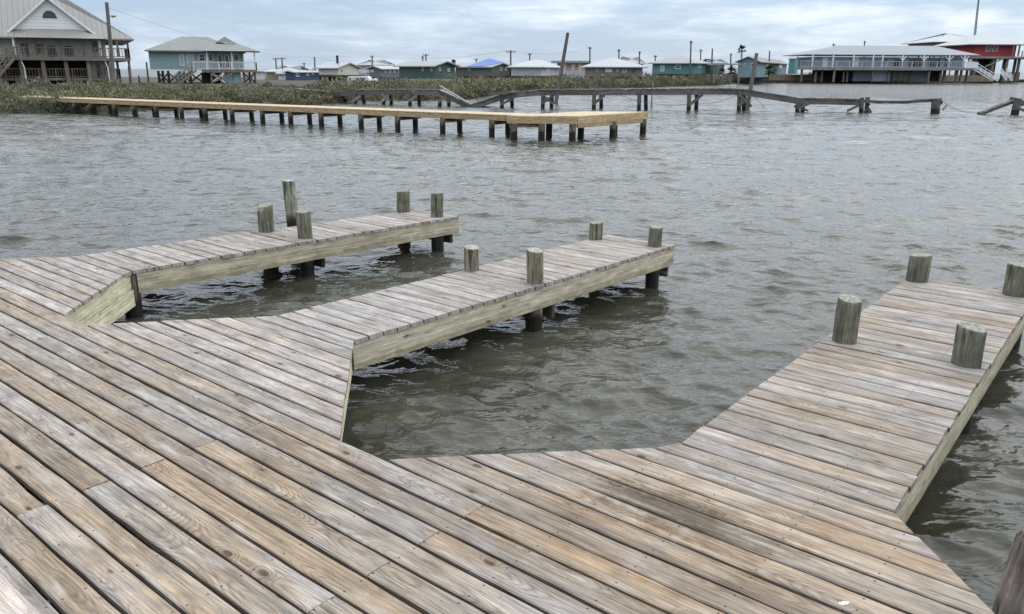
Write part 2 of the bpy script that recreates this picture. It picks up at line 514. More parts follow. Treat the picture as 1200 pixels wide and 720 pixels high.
# layered cloud sheet, streaked along the horizon
P = n.comb(n.m('MULTIPLY', dx, 4.0), n.m('MULTIPLY', dy, 4.0), n.m('MULTIPLY', dz, 20.0))
c1 = n.noise(P, 1.0, 6.0, 0.55, dist=0.5)
c2 = n.noise(n.vm('MULTIPLY', P, (2.6, 2.6, 3.4)), 1.0, 6.0, 0.62, dist=0.3)
cov = n.ramp(n.m('ADD', n.m('MULTIPLY', c1, 0.72), n.m('MULTIPLY', c2, 0.28)), 0.41, 0.72)
cov = n.m('MAXIMUM', cov, n.ramp(dz, 0.07, 0.25))           # closed overcast overhead
cov = n.m('MULTIPLY', cov, n.ramp(dz, -0.005, 0.02, 0.62, 0.97))
sd = (math.sin(SUN_AZ) * math.cos(SUN_EL), math.cos(SUN_AZ) * math.cos(SUN_EL), math.sin(SUN_EL))
dt = n.new('ShaderNodeVectorMath', operation='DOT_PRODUCT')
n.put(dt.inputs[0], d); dt.inputs[1].default_value = sd
glow = n.ramp(dt.outputs['Value'], -0.2, 1.0, 0.0, 1.0)
body = n.mix(n.ramp(c2, 0.3, 0.7), (7.2, 8.0, 9.0, 1), (8.6, 9.2, 9.8, 1))
body = n.mix(n.ramp(dz, 0.075, 0.20), body, n.mix(n.ramp(c1, 0.35, 0.65), (10.2, 11.0, 12.2, 1), (13.9, 14.5, 15.3, 1)))
body = n.mix(1.0, body, n.mix(glow, (0.86, 0.90, 0.96, 1), (1.42, 1.42, 1.41, 1)), 'MULTIPLY')
clear = n.mix(0.7, sky.outputs[0], (5.0, 6.6, 8.9, 1))
n.put(bg.inputs[0], n.mix(cov, clear, body))
bg.inputs[1].default_value = 0.1

sun_d = bpy.data.lights.new('sun', 'SUN')
sun_d.energy = 0.7
sun_d.angle = R(60)
sun_d.color = (1.0, 0.97, 0.93)
sun = bpy.data.objects.new('sun', sun_d)
COL.objects.link(sun)
sun.rotation_euler = Vector(sd).to_track_quat('Z', 'Y').to_euler()

SC.view_settings.view_transform = 'Standard'
SC.view_settings.look = 'None'
SC.view_settings.gamma = 1
SC.view_settings.exposure = 0.0
SC.view_settings.use_curve_mapping = False
SC.cycles.max_bounces = 6
SC.cycles.diffuse_bounces = 3
SC.cycles.glossy_bounces = 3
SC.cycles.use_denoising = True
SC.cycles.caustics_reflective = False
SC.cycles.caustics_refractive = False
SC.cycles.sample_clamp_indirect = 6

# ------------------------------------------------------------------ water
def make_water():
    rings = [0.9]
    while rings[-1] < 90: rings.append(rings[-1] * 1.0058)
    while rings[-1] < 6000: rings.append(rings[-1] * 1.05)
    rr = np.array(rings)
    fine = np.linspace(R(-52), R(52), 560)
    coarse = np.linspace(R(52), R(308), 60)[1:-1]
    th = np.concatenate([fine, coarse])
    nr, na = len(rr), len(th)
    TH, RR = np.meshgrid(th, rr)
    X = RR * np.sin(TH); Y = RR * np.cos(TH)
    cell = np.maximum(RR * 0.0058, RR * R(104) / 560)
    cell = np.where((TH > R(52)), RR * R(256) / 60, cell)
    Z = np.zeros_like(X); DX = np.zeros_like(X); DY = np.zeros_like(X)
    r2 = np.random.default_rng(5)
    # gust patches
    G = np.zeros_like(X)
    for i in range(7):
        k = r2.uniform(0.05, 0.22); a = r2.uniform(0, 6.28)
        G += np.sin(k * (X * np.cos(a) + 1.6 * Y * np.sin(a)) + r2.uniform(0, 6.28))
    G = 1.0 + 0.11 * G
    # the water between the fingers is sheltered
    U = X * DU.x + Y * DU.y; Vv = X * DV.x + Y * DV.y
    sh = 1.0 - 0.25 * np.clip((9.5 - Vv) / 3.0, 0, 1) * np.clip((U + 14) / 3, 0, 1)
    base = R(250)          # waves run from the far left towards the viewer
    for i in range(150):
        lam = 0.17 * (2.4 / 0.17) ** (r2.random() ** 1.45)
        a = base + r2.normal(0, 0.62)
        k = 2 * math.pi / lam
        amp = (0.0105 * lam ** 0.95 if lam < 0.7 else 0.0105 * 0.7 ** 0.95 * (0.7 / lam) ** 0.7) * r2.uniform(0.5, 1.25) * 0.68
        ph = r2.uniform(0, 6.28)
        fade = np.clip((lam / cell - 2.4) / 2.5, 0, 1)
        arg = k * (X * math.cos(a) + Y * math.sin(a)) + ph
        A = amp * fade * G * sh
        Z += A * np.sin(arg)
        c = A * np.cos(arg) * 1.4
        DX += c * math.cos(a); DY += c * math.sin(a)
    farw = np.clip((RR - 14) / 26, 0, 1)
    for i in range(46):          # longer chop that carries the look of the open water
        lam = r2.uniform(1.6, 6.5); a = base + r2.normal(0, 0.5); k = 2 * math.pi / lam
        amp = 0.0024 * lam ** 0.8 * r2.uniform(0.4, 1.3)
        fade = np.clip((lam / cell - 2.4) / 2.5, 0, 1)
        arg = k * (X * math.cos(a) + Y * math.sin(a)) + r2.uniform(0, 6.28)
        A = amp * fade * G * farw
        Z += A * np.sin(arg); c = A * np.cos(arg)
        DX += c * math.cos(a); DY += c * math.sin(a)
    X2 = X + DX; Y2 = Y + DY
    co = np.stack([X2, Y2, Z], -1).reshape(-1, 3)
    idx = np.arange(nr * na).reshape(nr, na)
    nxt = np.roll(idx, -1, axis=1)
    f = np.stack([idx[:-1], nxt[:-1], nxt[1:], idx[1:]], -1).reshape(-1, 4)
    f = f[:, ::-1]
    # disc under the camera
    cidx = len(co)
    co = np.vstack([co, [[0, 0, 0]]])
    tri = np.stack([nxt[0], idx[0], np.full(na, cidx)], -1)
    me = bpy.data.meshes.new('water')
    me.vertices.add(len(co)); me.vertices.foreach_set('co', co.astype(np.float32).ravel())
    nq, ntz = len(f), len(tri)
    me.loops.add(nq * 4 + ntz * 3)
    me.loops.foreach_set('vertex_index', np.concatenate([f.ravel(), tri.ravel()]).astype(np.int32))
    me.polygons.add(nq + ntz)
    ls = np.concatenate([np.arange(nq) * 4, nq * 4 + np.arange(ntz) * 3]).astype(np.int32)
    me.polygons.foreach_set('loop_start', ls)
    me.polygons.foreach_set('use_smooth', np.ones(nq + ntz, dtype=bool))
    me.update(calc_edges=True); me.validate()
    mm, nt, bs = mat('bay_water')
    n = N(nt)
    pos = n.new('ShaderNodeNewGeometry').outputs['Position']
    a = n.noise(n.vm('MULTIPLY', pos, (1.0, 1.7, 1)), 2.2, 3.0, 0.6, dist=0.5)
    b = n.noise(n.vm('MULTIPLY', pos, (1.0, 1.6, 1)), 5.5, 2.0, 0.5)
    c = n.noise(pos, 0.16, 2.0, 0.5)
    dist_ = n.new('ShaderNodeVectorMath', operation='LENGTH'); n.put(dist_.inputs[0], pos)
    nearf = n.ramp(dist_.outputs['Value'], 5.0, 18.0, 0.5, 0.62)
    h = n.m('MULTIPLY', n.m('ADD', n.m('MULTIPLY', a, 0.6), n.m('MULTIPLY', b, 0.30)), nearf)
    far_ = n.ramp(dist_.outputs['Value'], 10.0, 50.0)
    e_ = n.noise(n.vm('MULTIPLY', pos, (0.8, 1.5, 1)), 0.9, 3.0, 0.6, dist=0.4)
    h = n.m('ADD', h, n.m('MULTIPLY', n.m('MULTIPLY', e_, far_), 1.8))
    g_ = n.noise(n.vm('MULTIPLY', pos, (0.8, 1.2, 1)), 0.28, 3.0, 0.65)
    h = n.m('ADD', h, n.m('MULTIPLY', n.m('MULTIPLY', g_, far_), 3.2))
    far2 = n.ramp(dist_.outputs['Value'], 50.0, 140.0)
    h = n.m('ADD', h, n.m('MULTIPLY', n.m('MULTIPLY', n.m('ADD', e_, n.m('MULTIPLY', g_, 2.5)), far2), 2.5))
    n.put(bs.inputs['Roughness'], n.ramp(dist_.outputs['Value'], 25.0, 170.0, 0.035, 0.22))
    turb = n.noise(pos, 0.9, 3.0, 0.6)
    n.put(bs.inputs['Base Color'], n.mix(n.ramp(turb, 0.3, 0.7), (0.045, 0.044, 0.030), (0.072, 0.069, 0.050)))
    bs.inputs['IOR'].default_value = 1.333
    bs.inputs['Specular IOR Level'].default_value = 0.5
    n.put(bs.inputs['Normal'], n.bump(h, 1.0, 0.13))
    me.materials.append(mm)
    o = bpy.data.objects.new('water', me)
    COL.objects.link(o)
    return tag(o, 'choppy grey brown bay water', None, None, 'structure')


make_water()

# ------------------------------------------------------------------ the near dock
dock = empty('boat_dock', tuple(duv(-3.0, 1.6, 0)), 'weathered wooden boat dock in the foreground with three finger piers and round bollard posts', 'dock')


class Boards(MB):
    def __init__(s):
        super().__init__(); s.fix = []

    def board(s, e, v0, v1, zt, th=0.038, wav=0.0022):
        """e(v)->(uL,uR). Board between v0 and v1, ends cut to the outline."""
        s.rs()
        L0, R0 = e(v0); L1, R1 = e(v1)
        n_ = max(2, int((max(R0, R1) - min(L0, L1)) / 0.22))
        vm = (v0 + v1) / 2
        ch = 0.006
        ph = [random.uniform(0, 6.28) for _ in range(6)]
        wane = 0.011 if random.random() < 0.22 else 0.0
        wc, wl = random.uniform(0, 1), random.uniform(0.05, 0.2)
        zt = zt + random.uniform(-0.0025, 0.0025)
        ou = s.seed[0] * 43
        prof = []
        for i in range(n_ + 1):
            t = i / n_
            ua, ub = L0 + (R0 - L0) * t, L1 + (R1 - L1) * t
            x = (ua + ub) / 2
            j0 = wav * (math.sin(x * 5.1 + ph[0]) + 0.7 * math.sin(x * 13 + ph[1]))
            j1 = wav * (math.sin(x * 4.7 + ph[2]) + 0.7 * math.sin(x * 11 + ph[3]))
            if wane: j1 -= wane * math.exp(-((t - wc) / wl) ** 2)
            zz = zt + 0.0012 * math.sin(x * 2.3 + ph[4])
            a, b = v0 + j0, v1 + j1
            def U(v): return ua + (ub - ua) * (v - v0) / (v1 - v0)
            pts = []
            for v, z_, in ((a, zz - th), (a, zz - ch), (a + ch, zz), (vm, zz + 0.0008), (b - ch, zz), (b, zz - ch), (b, zz - th)):
                uu = U(v)
                pts.append((duv(uu, v, z_), (uu + ou, v - vm + (zt - z_) * (1 if v > vm else -1) * 0.5), (uu, v - vm)))
            prof.append(pts)
        for i in range(n_):
            A, B = prof[i], prof[i + 1]
            for k in range(6):
                q = [A[k], B[k], B[k + 1], A[k + 1]]
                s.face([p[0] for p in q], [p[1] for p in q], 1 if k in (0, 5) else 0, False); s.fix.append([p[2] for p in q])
            q = [A[6], B[6], B[0], A[0]]
            s.face([p[0] for p in q], [p[1] for p in q]); s.fix.append([p[2] for p in q])
        for E_, rev in ((prof[0], True), (prof[-1], False)):
            q = list(reversed(E_)) if rev else E_
            q = list(reversed(q))
            uvq = [((p[0].z) * 0.3 + ou, p[1][1]) for p in q]
            s.face([p[0] for p in q], uvq); s.fix.append([(p[2][0], p[2][1]) for p in q])

    def build(s, name, mats, parent=None):
        o = super().build(name, mats, parent)
        ul = o.data.uv_layers.new(name='fix')
        ul.data.foreach_set('uv', np.array([c for f in s.fix for c in f], dtype=np.float32).ravel())
        return o


def pl(pts):
    vs = [p[0] for p in pts]; us = [p[1] for p in pts]
    return lambda v: float(np.interp(v, vs, us))


V0, PITCHB, GAP = 0.915, 0.152, 0.0168
VE = V0 + 11 * PITCHB
# main walkway boards, with the staggered butt joints of the photograph
bd = Boards()
jA, jB = [-12.0, -6.65, -2.29, 2.1], [-9.3, -3.94, 0.4, 4.0]
for k in range(-9, 11):
    v0, v1 = V0 + k * PITCHB + GAP / 2, V0 + (k + 1) * PITCHB - GAP / 2
    js = jA if k % 2 == 0 else jB
    if k == 7: js = jB
    cuts = [-15.5] + list(js) + [5.0]
    for a, b in zip(cuts[:-1], cuts[1:]):
        jit = random.uniform(-0.006, 0.006)
        bd.board(lambda v, a=a, b=b: (a + 0.002, b - 0.002), v0, v1, ZD)
walk = bd.build('walkway_decking', [DECKW, GAPSHADEW], dock)

FING = {
    'A': dict(L=pl([(2.5, -10.35), (3.6, -9.40), (4.85, -9.27), (8.4, -8.73)]), R=pl([(2.5, -7.06), (3.66, -8.25), (8.4, -7.87)]), end=8.37),
    'B': dict(L=pl([(2.5, -6.80), (3.76, -5.72), (8.7, -5.46)]), R=pl([(2.5, -3.32), (3.76, -4.70), (8.7, -4.48)]), end=8.63),
    'C': dict(L=pl([(2.5, -3.10), (3.74, -1.865), (8.9, -1.86)]), R=pl([(2.5, 0.52), (3.74, -0.655), (3.80, -0.715), (8.9, -0.74)]), end=8.86),
}
FLAB = {'A': 'farthest left finger pier of the dock', 'B': 'middle finger pier of the dock', 'C': 'right hand finger pier of the dock'}
finger_obj = {}
for key, f in FING.items():
    bd = Boards()
    nb = 41
    p = (f['end'] - VE) / nb
    e = lambda v, f=f: (f['L'](v), f['R'](v))
    for i in range(nb):
        v0, v1 = VE + i * p + GAP * 0.42, VE + (i + 1) * p - GAP * 0.42
        def ee(v, e=e, j0=random.uniform(-.006, .006), j1=random.uniform(-.006, .006)):
            a, b = e(v); return a + j0, b + j1
        bd.board(ee, v0, v1, ZD + (0.001 if i else 0))
    finger_obj[key] = bd.build('finger_decking', [FINGC if key == 'C' else FINGW, GAPSHADEW], dock)
    tag(finger_obj[key], FLAB[key])


def uvbeam(mb, a, b, zt, h, t, side=1):
    """board on edge from (u,v) a to b, top at zt, thickness t to the inner side"""
    pa, pb = duv(*a, 0), duv(*b, 0)
    d_ = (pb - pa).normalized(); nrm = Vector((-d_.y, d_.x, 0)) * side * t
    mb.hexa([pa + Vector((0, 0, zt - h)), pb + Vector((0, 0, zt - h)), pb + nrm + Vector((0, 0, zt - h)), pa + nrm + Vector((0, 0, zt - h)),
             pa + Vector((0, 0, zt)), pb + Vector((0, 0, zt)), pb + nrm + Vector((0, 0, zt)), pa + nrm + Vector((0, 0, zt))], along=0)


ZF = ZD - 0.038     # underside of the boards
for key, f in FING.items():
    fo = finger_obj[key]
    L, Rr, en = f['L'], f['R'], f['end']
    vk = 3.74
    ins = 0.012
    mb = MB()
    # long side rims (right then left) and end rim
    uvbeam(mb, (Rr(vk + .05) - ins, vk + 0.02), (Rr(en) - ins, en - 0.004), ZF, 0.215, 0.038, 1)
    mb.build('fascia_board', FASCIA, fo)
    mb = MB()
    uvbeam(mb, (L(vk) + ins, vk), (L(en) + ins, en - 0.004), ZF, 0.215, 0.038, -1)
    mb.build('fascia_board', FASCIA, fo)
    mb = MB()
    uvbeam(mb, (L(en) + ins + 0.04, en - 0.01), (Rr(en) - ins - 0.04, en - 0.01), ZF, 0.21, 0.036, -1)
    mb.build('fascia_board', FASCIA, fo)
    # gusset rims
    mb = MB()
    hgt = 0.16 if key == 'A' else 0.20
    uvbeam(mb, (Rr(VE) - 0.03, VE - 0.01), (Rr(3.70) - 0.028, 3.70), ZF, hgt, 0.038, 1 if False else 1)
    if key == 'A':
        uvbeam(mb, (Rr(VE) - 0.03, VE - 0.01), (Rr(3.70) - 0.02, 3.712), ZF - hgt - 0.012, 0.175, 0.038, 1)
    mb.build('gusset_board', FRESHF, fo)
    mb = MB()
    uvbeam(mb, (L(VE) + 0.03, VE - 0.01), (L(3.70) + 0.028, 3.70), ZF, 0.2, 0.038, -1)
    mb.build('gusset_board', FRESHF, fo)
    # joists
    mb = MB()
    for tt in (0.33, 0.66):
        a = (L(vk) * (1 - tt) + Rr(vk) * tt, VE); b = (L(en) * (1 - tt) + Rr(en) * tt, en - 0.06)
        uvbeam(mb, a, b, ZF - 0.003, 0.18, 0.038, 1)
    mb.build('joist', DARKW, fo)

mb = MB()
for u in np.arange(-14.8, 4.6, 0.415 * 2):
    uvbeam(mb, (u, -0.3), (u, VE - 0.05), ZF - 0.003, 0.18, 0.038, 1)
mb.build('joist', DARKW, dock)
for a, b in ((-7.1, -6.76), (-3.36, -3.06), (0.45, 5.0), (-15.5, -10.3)):
    mb = MB(); uvbeam(mb, (a, VE - 0.012), (b, VE - 0.012), ZF, 0.19, 0.036, -1)
    mb.build('rim_board', FASCIA, dock)


def piling(name, mat_, parent, base, r, zb, zt, tilt=(0, 0), seed=0, top_slope=(0, 0)):
    """round timber pile with flats, checks and a sawn, slightly eased top"""
    rg = random.Random(seed)
    n_ = 28
    zs = list(np.arange(zb, zt - 0.03, 0.07)) + [zt - 0.02, zt - 0.006, zt]
    bx, by = rg.uniform(-.012, .012), rg.uniform(-.012, .012)
    amp = [(rg.uniform(0.010, 0.034), k, rg.uniform(0, 6.28)) for k in (2, 3, 5, 7, 11)]
    mb = MB()
    rows = []
    for z in zs:
        row = []
        for i in range(n_):
            t = 2 * math.pi * i / n_
            q = r * (1 + sum(a * math.sin(k * t + p + 0.4 * z) / (1 + 0.15 * k) for a, k, p in amp)) * (1.03 - 0.03 * (z - zb) / (zt - zb))
            if z == zt: q *= 0.90
            elif z > zt - 0.01: q *= 0.965
            dz = (top_slope[0] * math.cos(t) + top_slope[1] * math.sin(t)) * r if z > zt - 0.03 else 0
            row.append(Vector((base[0] + q * math.cos(t) + bx * math.sin(4 * z) + tilt[0] * (z - ZD), base[1] + q * math.sin(t) + by * math.cos(5 * z) + tilt[1] * (z - ZD), z + dz)))
        rows.append(row)
    for a, b in zip(rows[:-1], rows[1:]):
        for i in range(n_):
            j = (i + 1) % n_
            mb.face([a[i], a[j], b[j], b[i]], None, 0, True)
    c = sum(rows[-1], Vector()) / n_
    for i in range(n_):
        mb.face([rows[-1][i], rows[-1][(i + 1) % n_], c + Vector((0, 0, 0.002))], None, 0, False)
    o = mb.build(name, mat_, parent, weld=True)
    return o


def bollard(px, pyb, pyt, wpx, parent, m_, seed):
    """pixel survey of a post: foot on the decking, top, width"""
    b = flat(px, pyb, ZD)
    dep = (b - Vector((0, 0, EYE))).dot(_fw)
    r = wpx / F_PX * dep / 2
    dirh = Vector((b.x, b.y, 0)).normalized()
    c = b + dirh * r * 0.95
    zt = at(px, pyt, c.y).z
    return piling('piling', m_, parent, (c.x, c.y), r, -1.2, zt, (random.uniform(-.02, .02), random.uniform(-.02, .02)), seed, (random.uniform(-.12, .12), random.uniform(-.12, .12))), c, r


BOL = {'A': [(313.5, 273, 240.5, 17.5, PILE), (357.5, 280.5, 247.5, 16.6, PILE), (473, 249.8, 224, 15.5, PILE), (512.5, 255.5, 226.5, 14.2, PILE)],
       'B': [(552.5, 318.5, 289.5, 17.5, PILEW), (626.5, 333.5, 293, 19.5, PILEW), (698, 282, 260.5, 15.6, PILE), (767, 290, 265.5, 15.8, PILE)],
       'C': [(989, 404.5, 350, 27.5, PILE), (1131.5, 432, 383, 31.5, PILE), (1073.5, 331.5, 298.5, 23.5, PILE), (1189.5, 348.5, 310, 28, PILE)]}
pil_uv = {}
sd_ = 1
for key, lst in BOL.items():
    for (px, yb, yt, wpx, mm) in lst:
        o, c, r = bollard(px, yb, yt, wpx, finger_obj[key], mm, sd_)
        pil_uv.setdefault(key, []).append((c.dot(DU), c.dot(DV), r))
        sd_ += 1
# cross caps under the fingers, just beyond each pair of piles
for key, l in pil_uv.items():
    for a, b in ((l[0], l[1]), (l[2], l[3])):
        mb = MB()
        off = 0.165
        uvbeam(mb, (a[0] - 0.02, a[1] + off), (b[0] + 0.10, b[1] + off), ZF - 0.195, 0.17, 0.05, 1)
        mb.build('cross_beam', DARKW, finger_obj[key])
# hidden supports of the walkway whose feet show at the gussets
for i, (u, v) in enumerate(((-8.35, 3.72), (-4.78, 3.60), (-0.95, 3.45), (-6.9, 1.2), (-3.2, 1.2), (0.3, 1.2))):
    p_ = duv(u, v)
    piling('piling', PILE, dock, (p_.x, p_.y), 0.085, -1.2, ZF - 0.02, (0, 0), 70 + i)

# separate mooring pile behind the left finger
b = flat(343.5, 263.5, ZD)
c = Vector((b.x, b.y, 0)) + Vector((b.x, b.y, 0)).normalized() * 0.12
zt = at(338, 211.5, c.y).z
rp = 14.2 / F_PX * c.length / 2 * 0.98
o = piling('mooring_pile', PILET, None, (c.x, c.y), rp, -1.2, zt, (-0.03, 0), 33)
tag(o, 'tall round pile with dark lower part standing in water behind the left finger pier', 'pile')

# old reddish post at the lower right corner
c = at(1183, 655, 2.75)
r_ = 0.11
zt = at(1200, 618, 2.75).z
px0 = Vector((c.x + r_ * 1.2, 2.75))
o = piling('weathered_post', RED, None, (px0.x, px0.y), r_, -1.2, zt, (0.07, 0), 91, (0.45, 0.1))
tag(o, 'reddish grey split wooden post with worn top in the lower right corner', 'post')

# pale plank lying on the boards in the lower left corner
mb = MB()
zc = ZD + 0.004
mb.hexa([duv(-5.2, 0.50, zc), duv(-2.6, 0.50, zc), duv(-2.6, 0.838, zc), duv(-5.2, 0.838, zc),
         duv(-5.2, 0.502, zc + 0.038), duv(-2.6, 0.502, zc + 0.038), duv(-2.6, 0.836, zc + 0.038), duv(-5.2, 0.836, zc + 0.038)])
o = mb.build('loose_plank', PINKW)
tag(o, 'pale pinkish plank lying flat on the decking in the lower left corner', 'plank')

# small white droppings on the right boards
mb = MB()
g = flat(989, 707, ZD + 0.004)
random.seed(3)
pts = []
for i in range(14):
    t = 2 * math.pi * i / 14
    q = 0.013 * (1 + 0.35 * math.sin(2 * t + 1) + 0.2 * math.sin(5 * t))
    pts.append((g.x + q * math.cos(t) * 1.3, g.y + q * math.sin(t)))
mb.prism(pts, ZD + 0.0015, ZD + 0.005)
o = mb.build('bird_dropping', WHITE)
tag(o, 'small white bird dropping on the decking near the lower right', 'dropping')

# ------------------------------------------------------------------ far side: land
shore_px = [(0, 133), (60, 132.5), (110, 132), (170, 129.5), (240, 126.5), (310, 123.5), (370, 122), (393, 120.8), (402, 119.2), (430, 118.5), (490, 118),
            (540, 116.5), (568, 112), (590, 108), (640, 106), (700, 104), (760, 102.5), (830, 100.3), (851, 99)]
shore = [Vector((-75, 44, 0)), Vector((-45, 46, 0))] + [flat(x, y, 0) for x, y in shore_px]
wall_px = [(851, 98.6), (900, 97.9), (1000, 97.4), (1100, 97.2), (1200, 97.0), (1300, 97.2)]
seaw = [flat(x, y, 0) for x, y in wall_px]
sh_all = shore + seaw[1:] + [Vector((260, 240, 0))]
def ground_mesh():
    mb = MB()
    prof = [(0.0, -0.5), (0.35, 0.02), (2.5, 0.32), (9.0, 0.5)]
    rows = []
    for i, p in enumerate(sh_all):
        row = [Vector((p.x, p.y - 0.6, -0.6)) if p.x < seaw[0].x - 1 else Vector((p.x, p.y + 0.4, -0.6))]
        for dd, z in prof[1:]:
            row.append(Vector((p.x, p.y + dd, z)))
        fary = 205 if p.x < 20 else 260
        row.append(Vector((p.x * fary / max(p.y + 9, 1) if p.y < fary - 30 else p.x, max(fary, p.y + 40), 0.55)))
        row.append(row[-1] + Vector((0, 6, -1.3)))
        rows.append(row)
    for a, b in zip(rows[:-1], rows[1:]):
        for k in range(len(a) - 1):
            mb.face([a[k], b[k], b[k + 1], a[k + 1]], None, 0, True)
    return mb


GROUND = plain('marsh_soil', (0.075, 0.072, 0.048), 0.95, 0.35, 0.3)
o = ground_mesh().build('ground', GROUND, weld=True)
tag(o, None, None, None, 'structure')

# timber sea wall at the right shore
mb = MB()
for a, b in zip(seaw[:-1], seaw[1:]):
    L = (b - a).length; nn = int(L / 2.4)
    for i in range(nn):
        p, q = a.lerp(b, i / nn), a.lerp(b, (i + 0.97) / nn)
        mb.beam(p + Vector((0, 0, 0.1)), q + Vector((0, 0, 0.1)), 0.12, 1.0)
    mb.beam(a + Vector((0, -.05, 0.62)), b + Vector((0, -.05, 0.62)), 0.35, 0.08)
o = mb.build('sea_wall', DARKW)
tag(o, 'low dark timber sea wall along the far right shore', 'sea wall')

# ------------------------------------------------------------------ shrubs
def foliage(mb, c, rx, ry, rz, nleaf, size, rnd, lean=0.0):
    tone = rnd.uniform(0.0, 0.75); pale = rnd.random() ** 2 * 0.5
    for _ in range(nleaf):
        # points in the outer shell of the dome
        while True:
            x, y, z = rnd.uniform(-1, 1), rnd.uniform(-1, 1), rnd.uniform(-0.05, 1)
            q = x * x + y * y + z * z
            if 0.25 < q < 1.0 + rnd.random() * 0.25: break
        p = Vector((c[0] + x * rx, c[1] + y * ry, c[2] + z * rz))
        s = size * rnd.uniform(0.5, 1.3)
        cdir = Vector((rnd.gauss(0, .6) + x * .6, rnd.gauss(0, .6) + y * .6, rnd.gauss(0.75, .5))).normalized() * -1
        b = Vector((rnd.gauss(0, 1), rnd.gauss(0, 1), rnd.gauss(0, .5))).cross(cdir).normalized()
        mb.seed = (min(1, max(0, tone + rnd.gauss(0, .18))), min(1, rnd.random() * (0.6 + 0.4 * max(z, 0)) + pale), rnd.random())
        mb.face([p - b * s * 0.26, p + cdir * s * 0.6, p + b * s * 0.26, p - cdir * s * 1.5])


def thicket(name, label, path, rows, hrange, nleaf, size, seed, step):
    """band of shrubs: path of shore points, rows of (inland distance, height factor)"""
    rnd = random.Random(seed)
    mb = MB()
    for inl, hf in rows:
        acc = 0.0
        for a, b in zip(path[:-1], path[1:]):
            L = (b - a).length
            t = rnd.uniform(0, step)
            while t < L:
                p = a.lerp(b, t / L)
                y = p.y + inl + rnd.uniform(-0.8, 1.2) * (0.4 if inl < 1 else 1)
                x = p.x * y / p.y if inl > 4 else p.x + rnd.uniform(-.4, .4)
                h = rnd.uniform(*hrange) * hf * (1.35 if rnd.random() < 0.12 else 1.0) * (0.85 + 0.3 * math.sin(x * 0.31 + inl) * math.sin(x * 0.13 + 2))
                if name == 'salt_shrub_thicket' and inl > 3 and x / y > -0.47: h *= 0.55      # lower growth before the teal house
                rx = rnd.uniform(0.8, 1.5) * step * 0.62
                g = min(0.5, 0.05 + inl * 0.12)
                foliage(mb, (x, y, g - 0.1), rx, rx, h, int(nleaf * rnd.uniform(0.7, 1.2)), size, rnd)
                t += step * rnd.uniform(0.55, 1.25)
    o = mb.build(name, LEAF)
    return tag(o, label, 'shrubs', None, 'stuff')


lp = [Vector((-52, 46.5, 0)), Vector((-40, 47.2, 0))] + [p for p in shore[2:10]]
thicket('salt_shrub_thicket', 'dense grey olive salt shrubs covering the near left shore', lp,
        [(0.3, 0.85), (1.7, 1.0), (3.6, 1.05), (6.2, 1.05), (9.5, 1.05), (14, 1.05), (20, 1.05), (28, 1.0), (37, 1.0)], (0.65, 1.5), 330, 0.125, 4, 1.25)
mp = [shore[9] + Vector((0, .5, 0)), shore[10], shore[11], shore[12], shore[13]]
thicket('bank_shrub_thicket', 'olive shrubs on the bank behind the collapsed old pier', mp,
        [(0.3, 0.9), (2.0, 1.05), (4.5, 1.1), (8, 1.1), (13, 1.1), (19, 1.05), (26, 1.0), (34, 0.95), (44, 0.9)], (0.6, 1.5), 260, 0.14, 6, 1.5)
rp_ = [p for p in shore[13:]]
thicket('far_shrub_thicket', 'low olive shrubs along the far shore below the middle houses', rp_,
        [(0.4, 0.9), (2.5, 1.0), (6, 1.0), (11, 1.0), (17, 0.95)], (0.75, 1.7), 200, 0.19, 8, 1.9)

dp = [Vector((pxx_, yy, 0)) for pxx_, yy in ((-62, 190), (-40, 196), (0, 200), (45, 205), (76, 200))]
thicket('distant_shrub_thicket', 'dark olive shrubs far behind the row of houses', dp, [(0, 1.0), (5, 1.1)], (1.2, 2.3), 120, 0.36, 12, 2.4)

# ------------------------------------------------------------------ houses
def pxx(x, Y, y=88):
    return at(x, y, Y).x


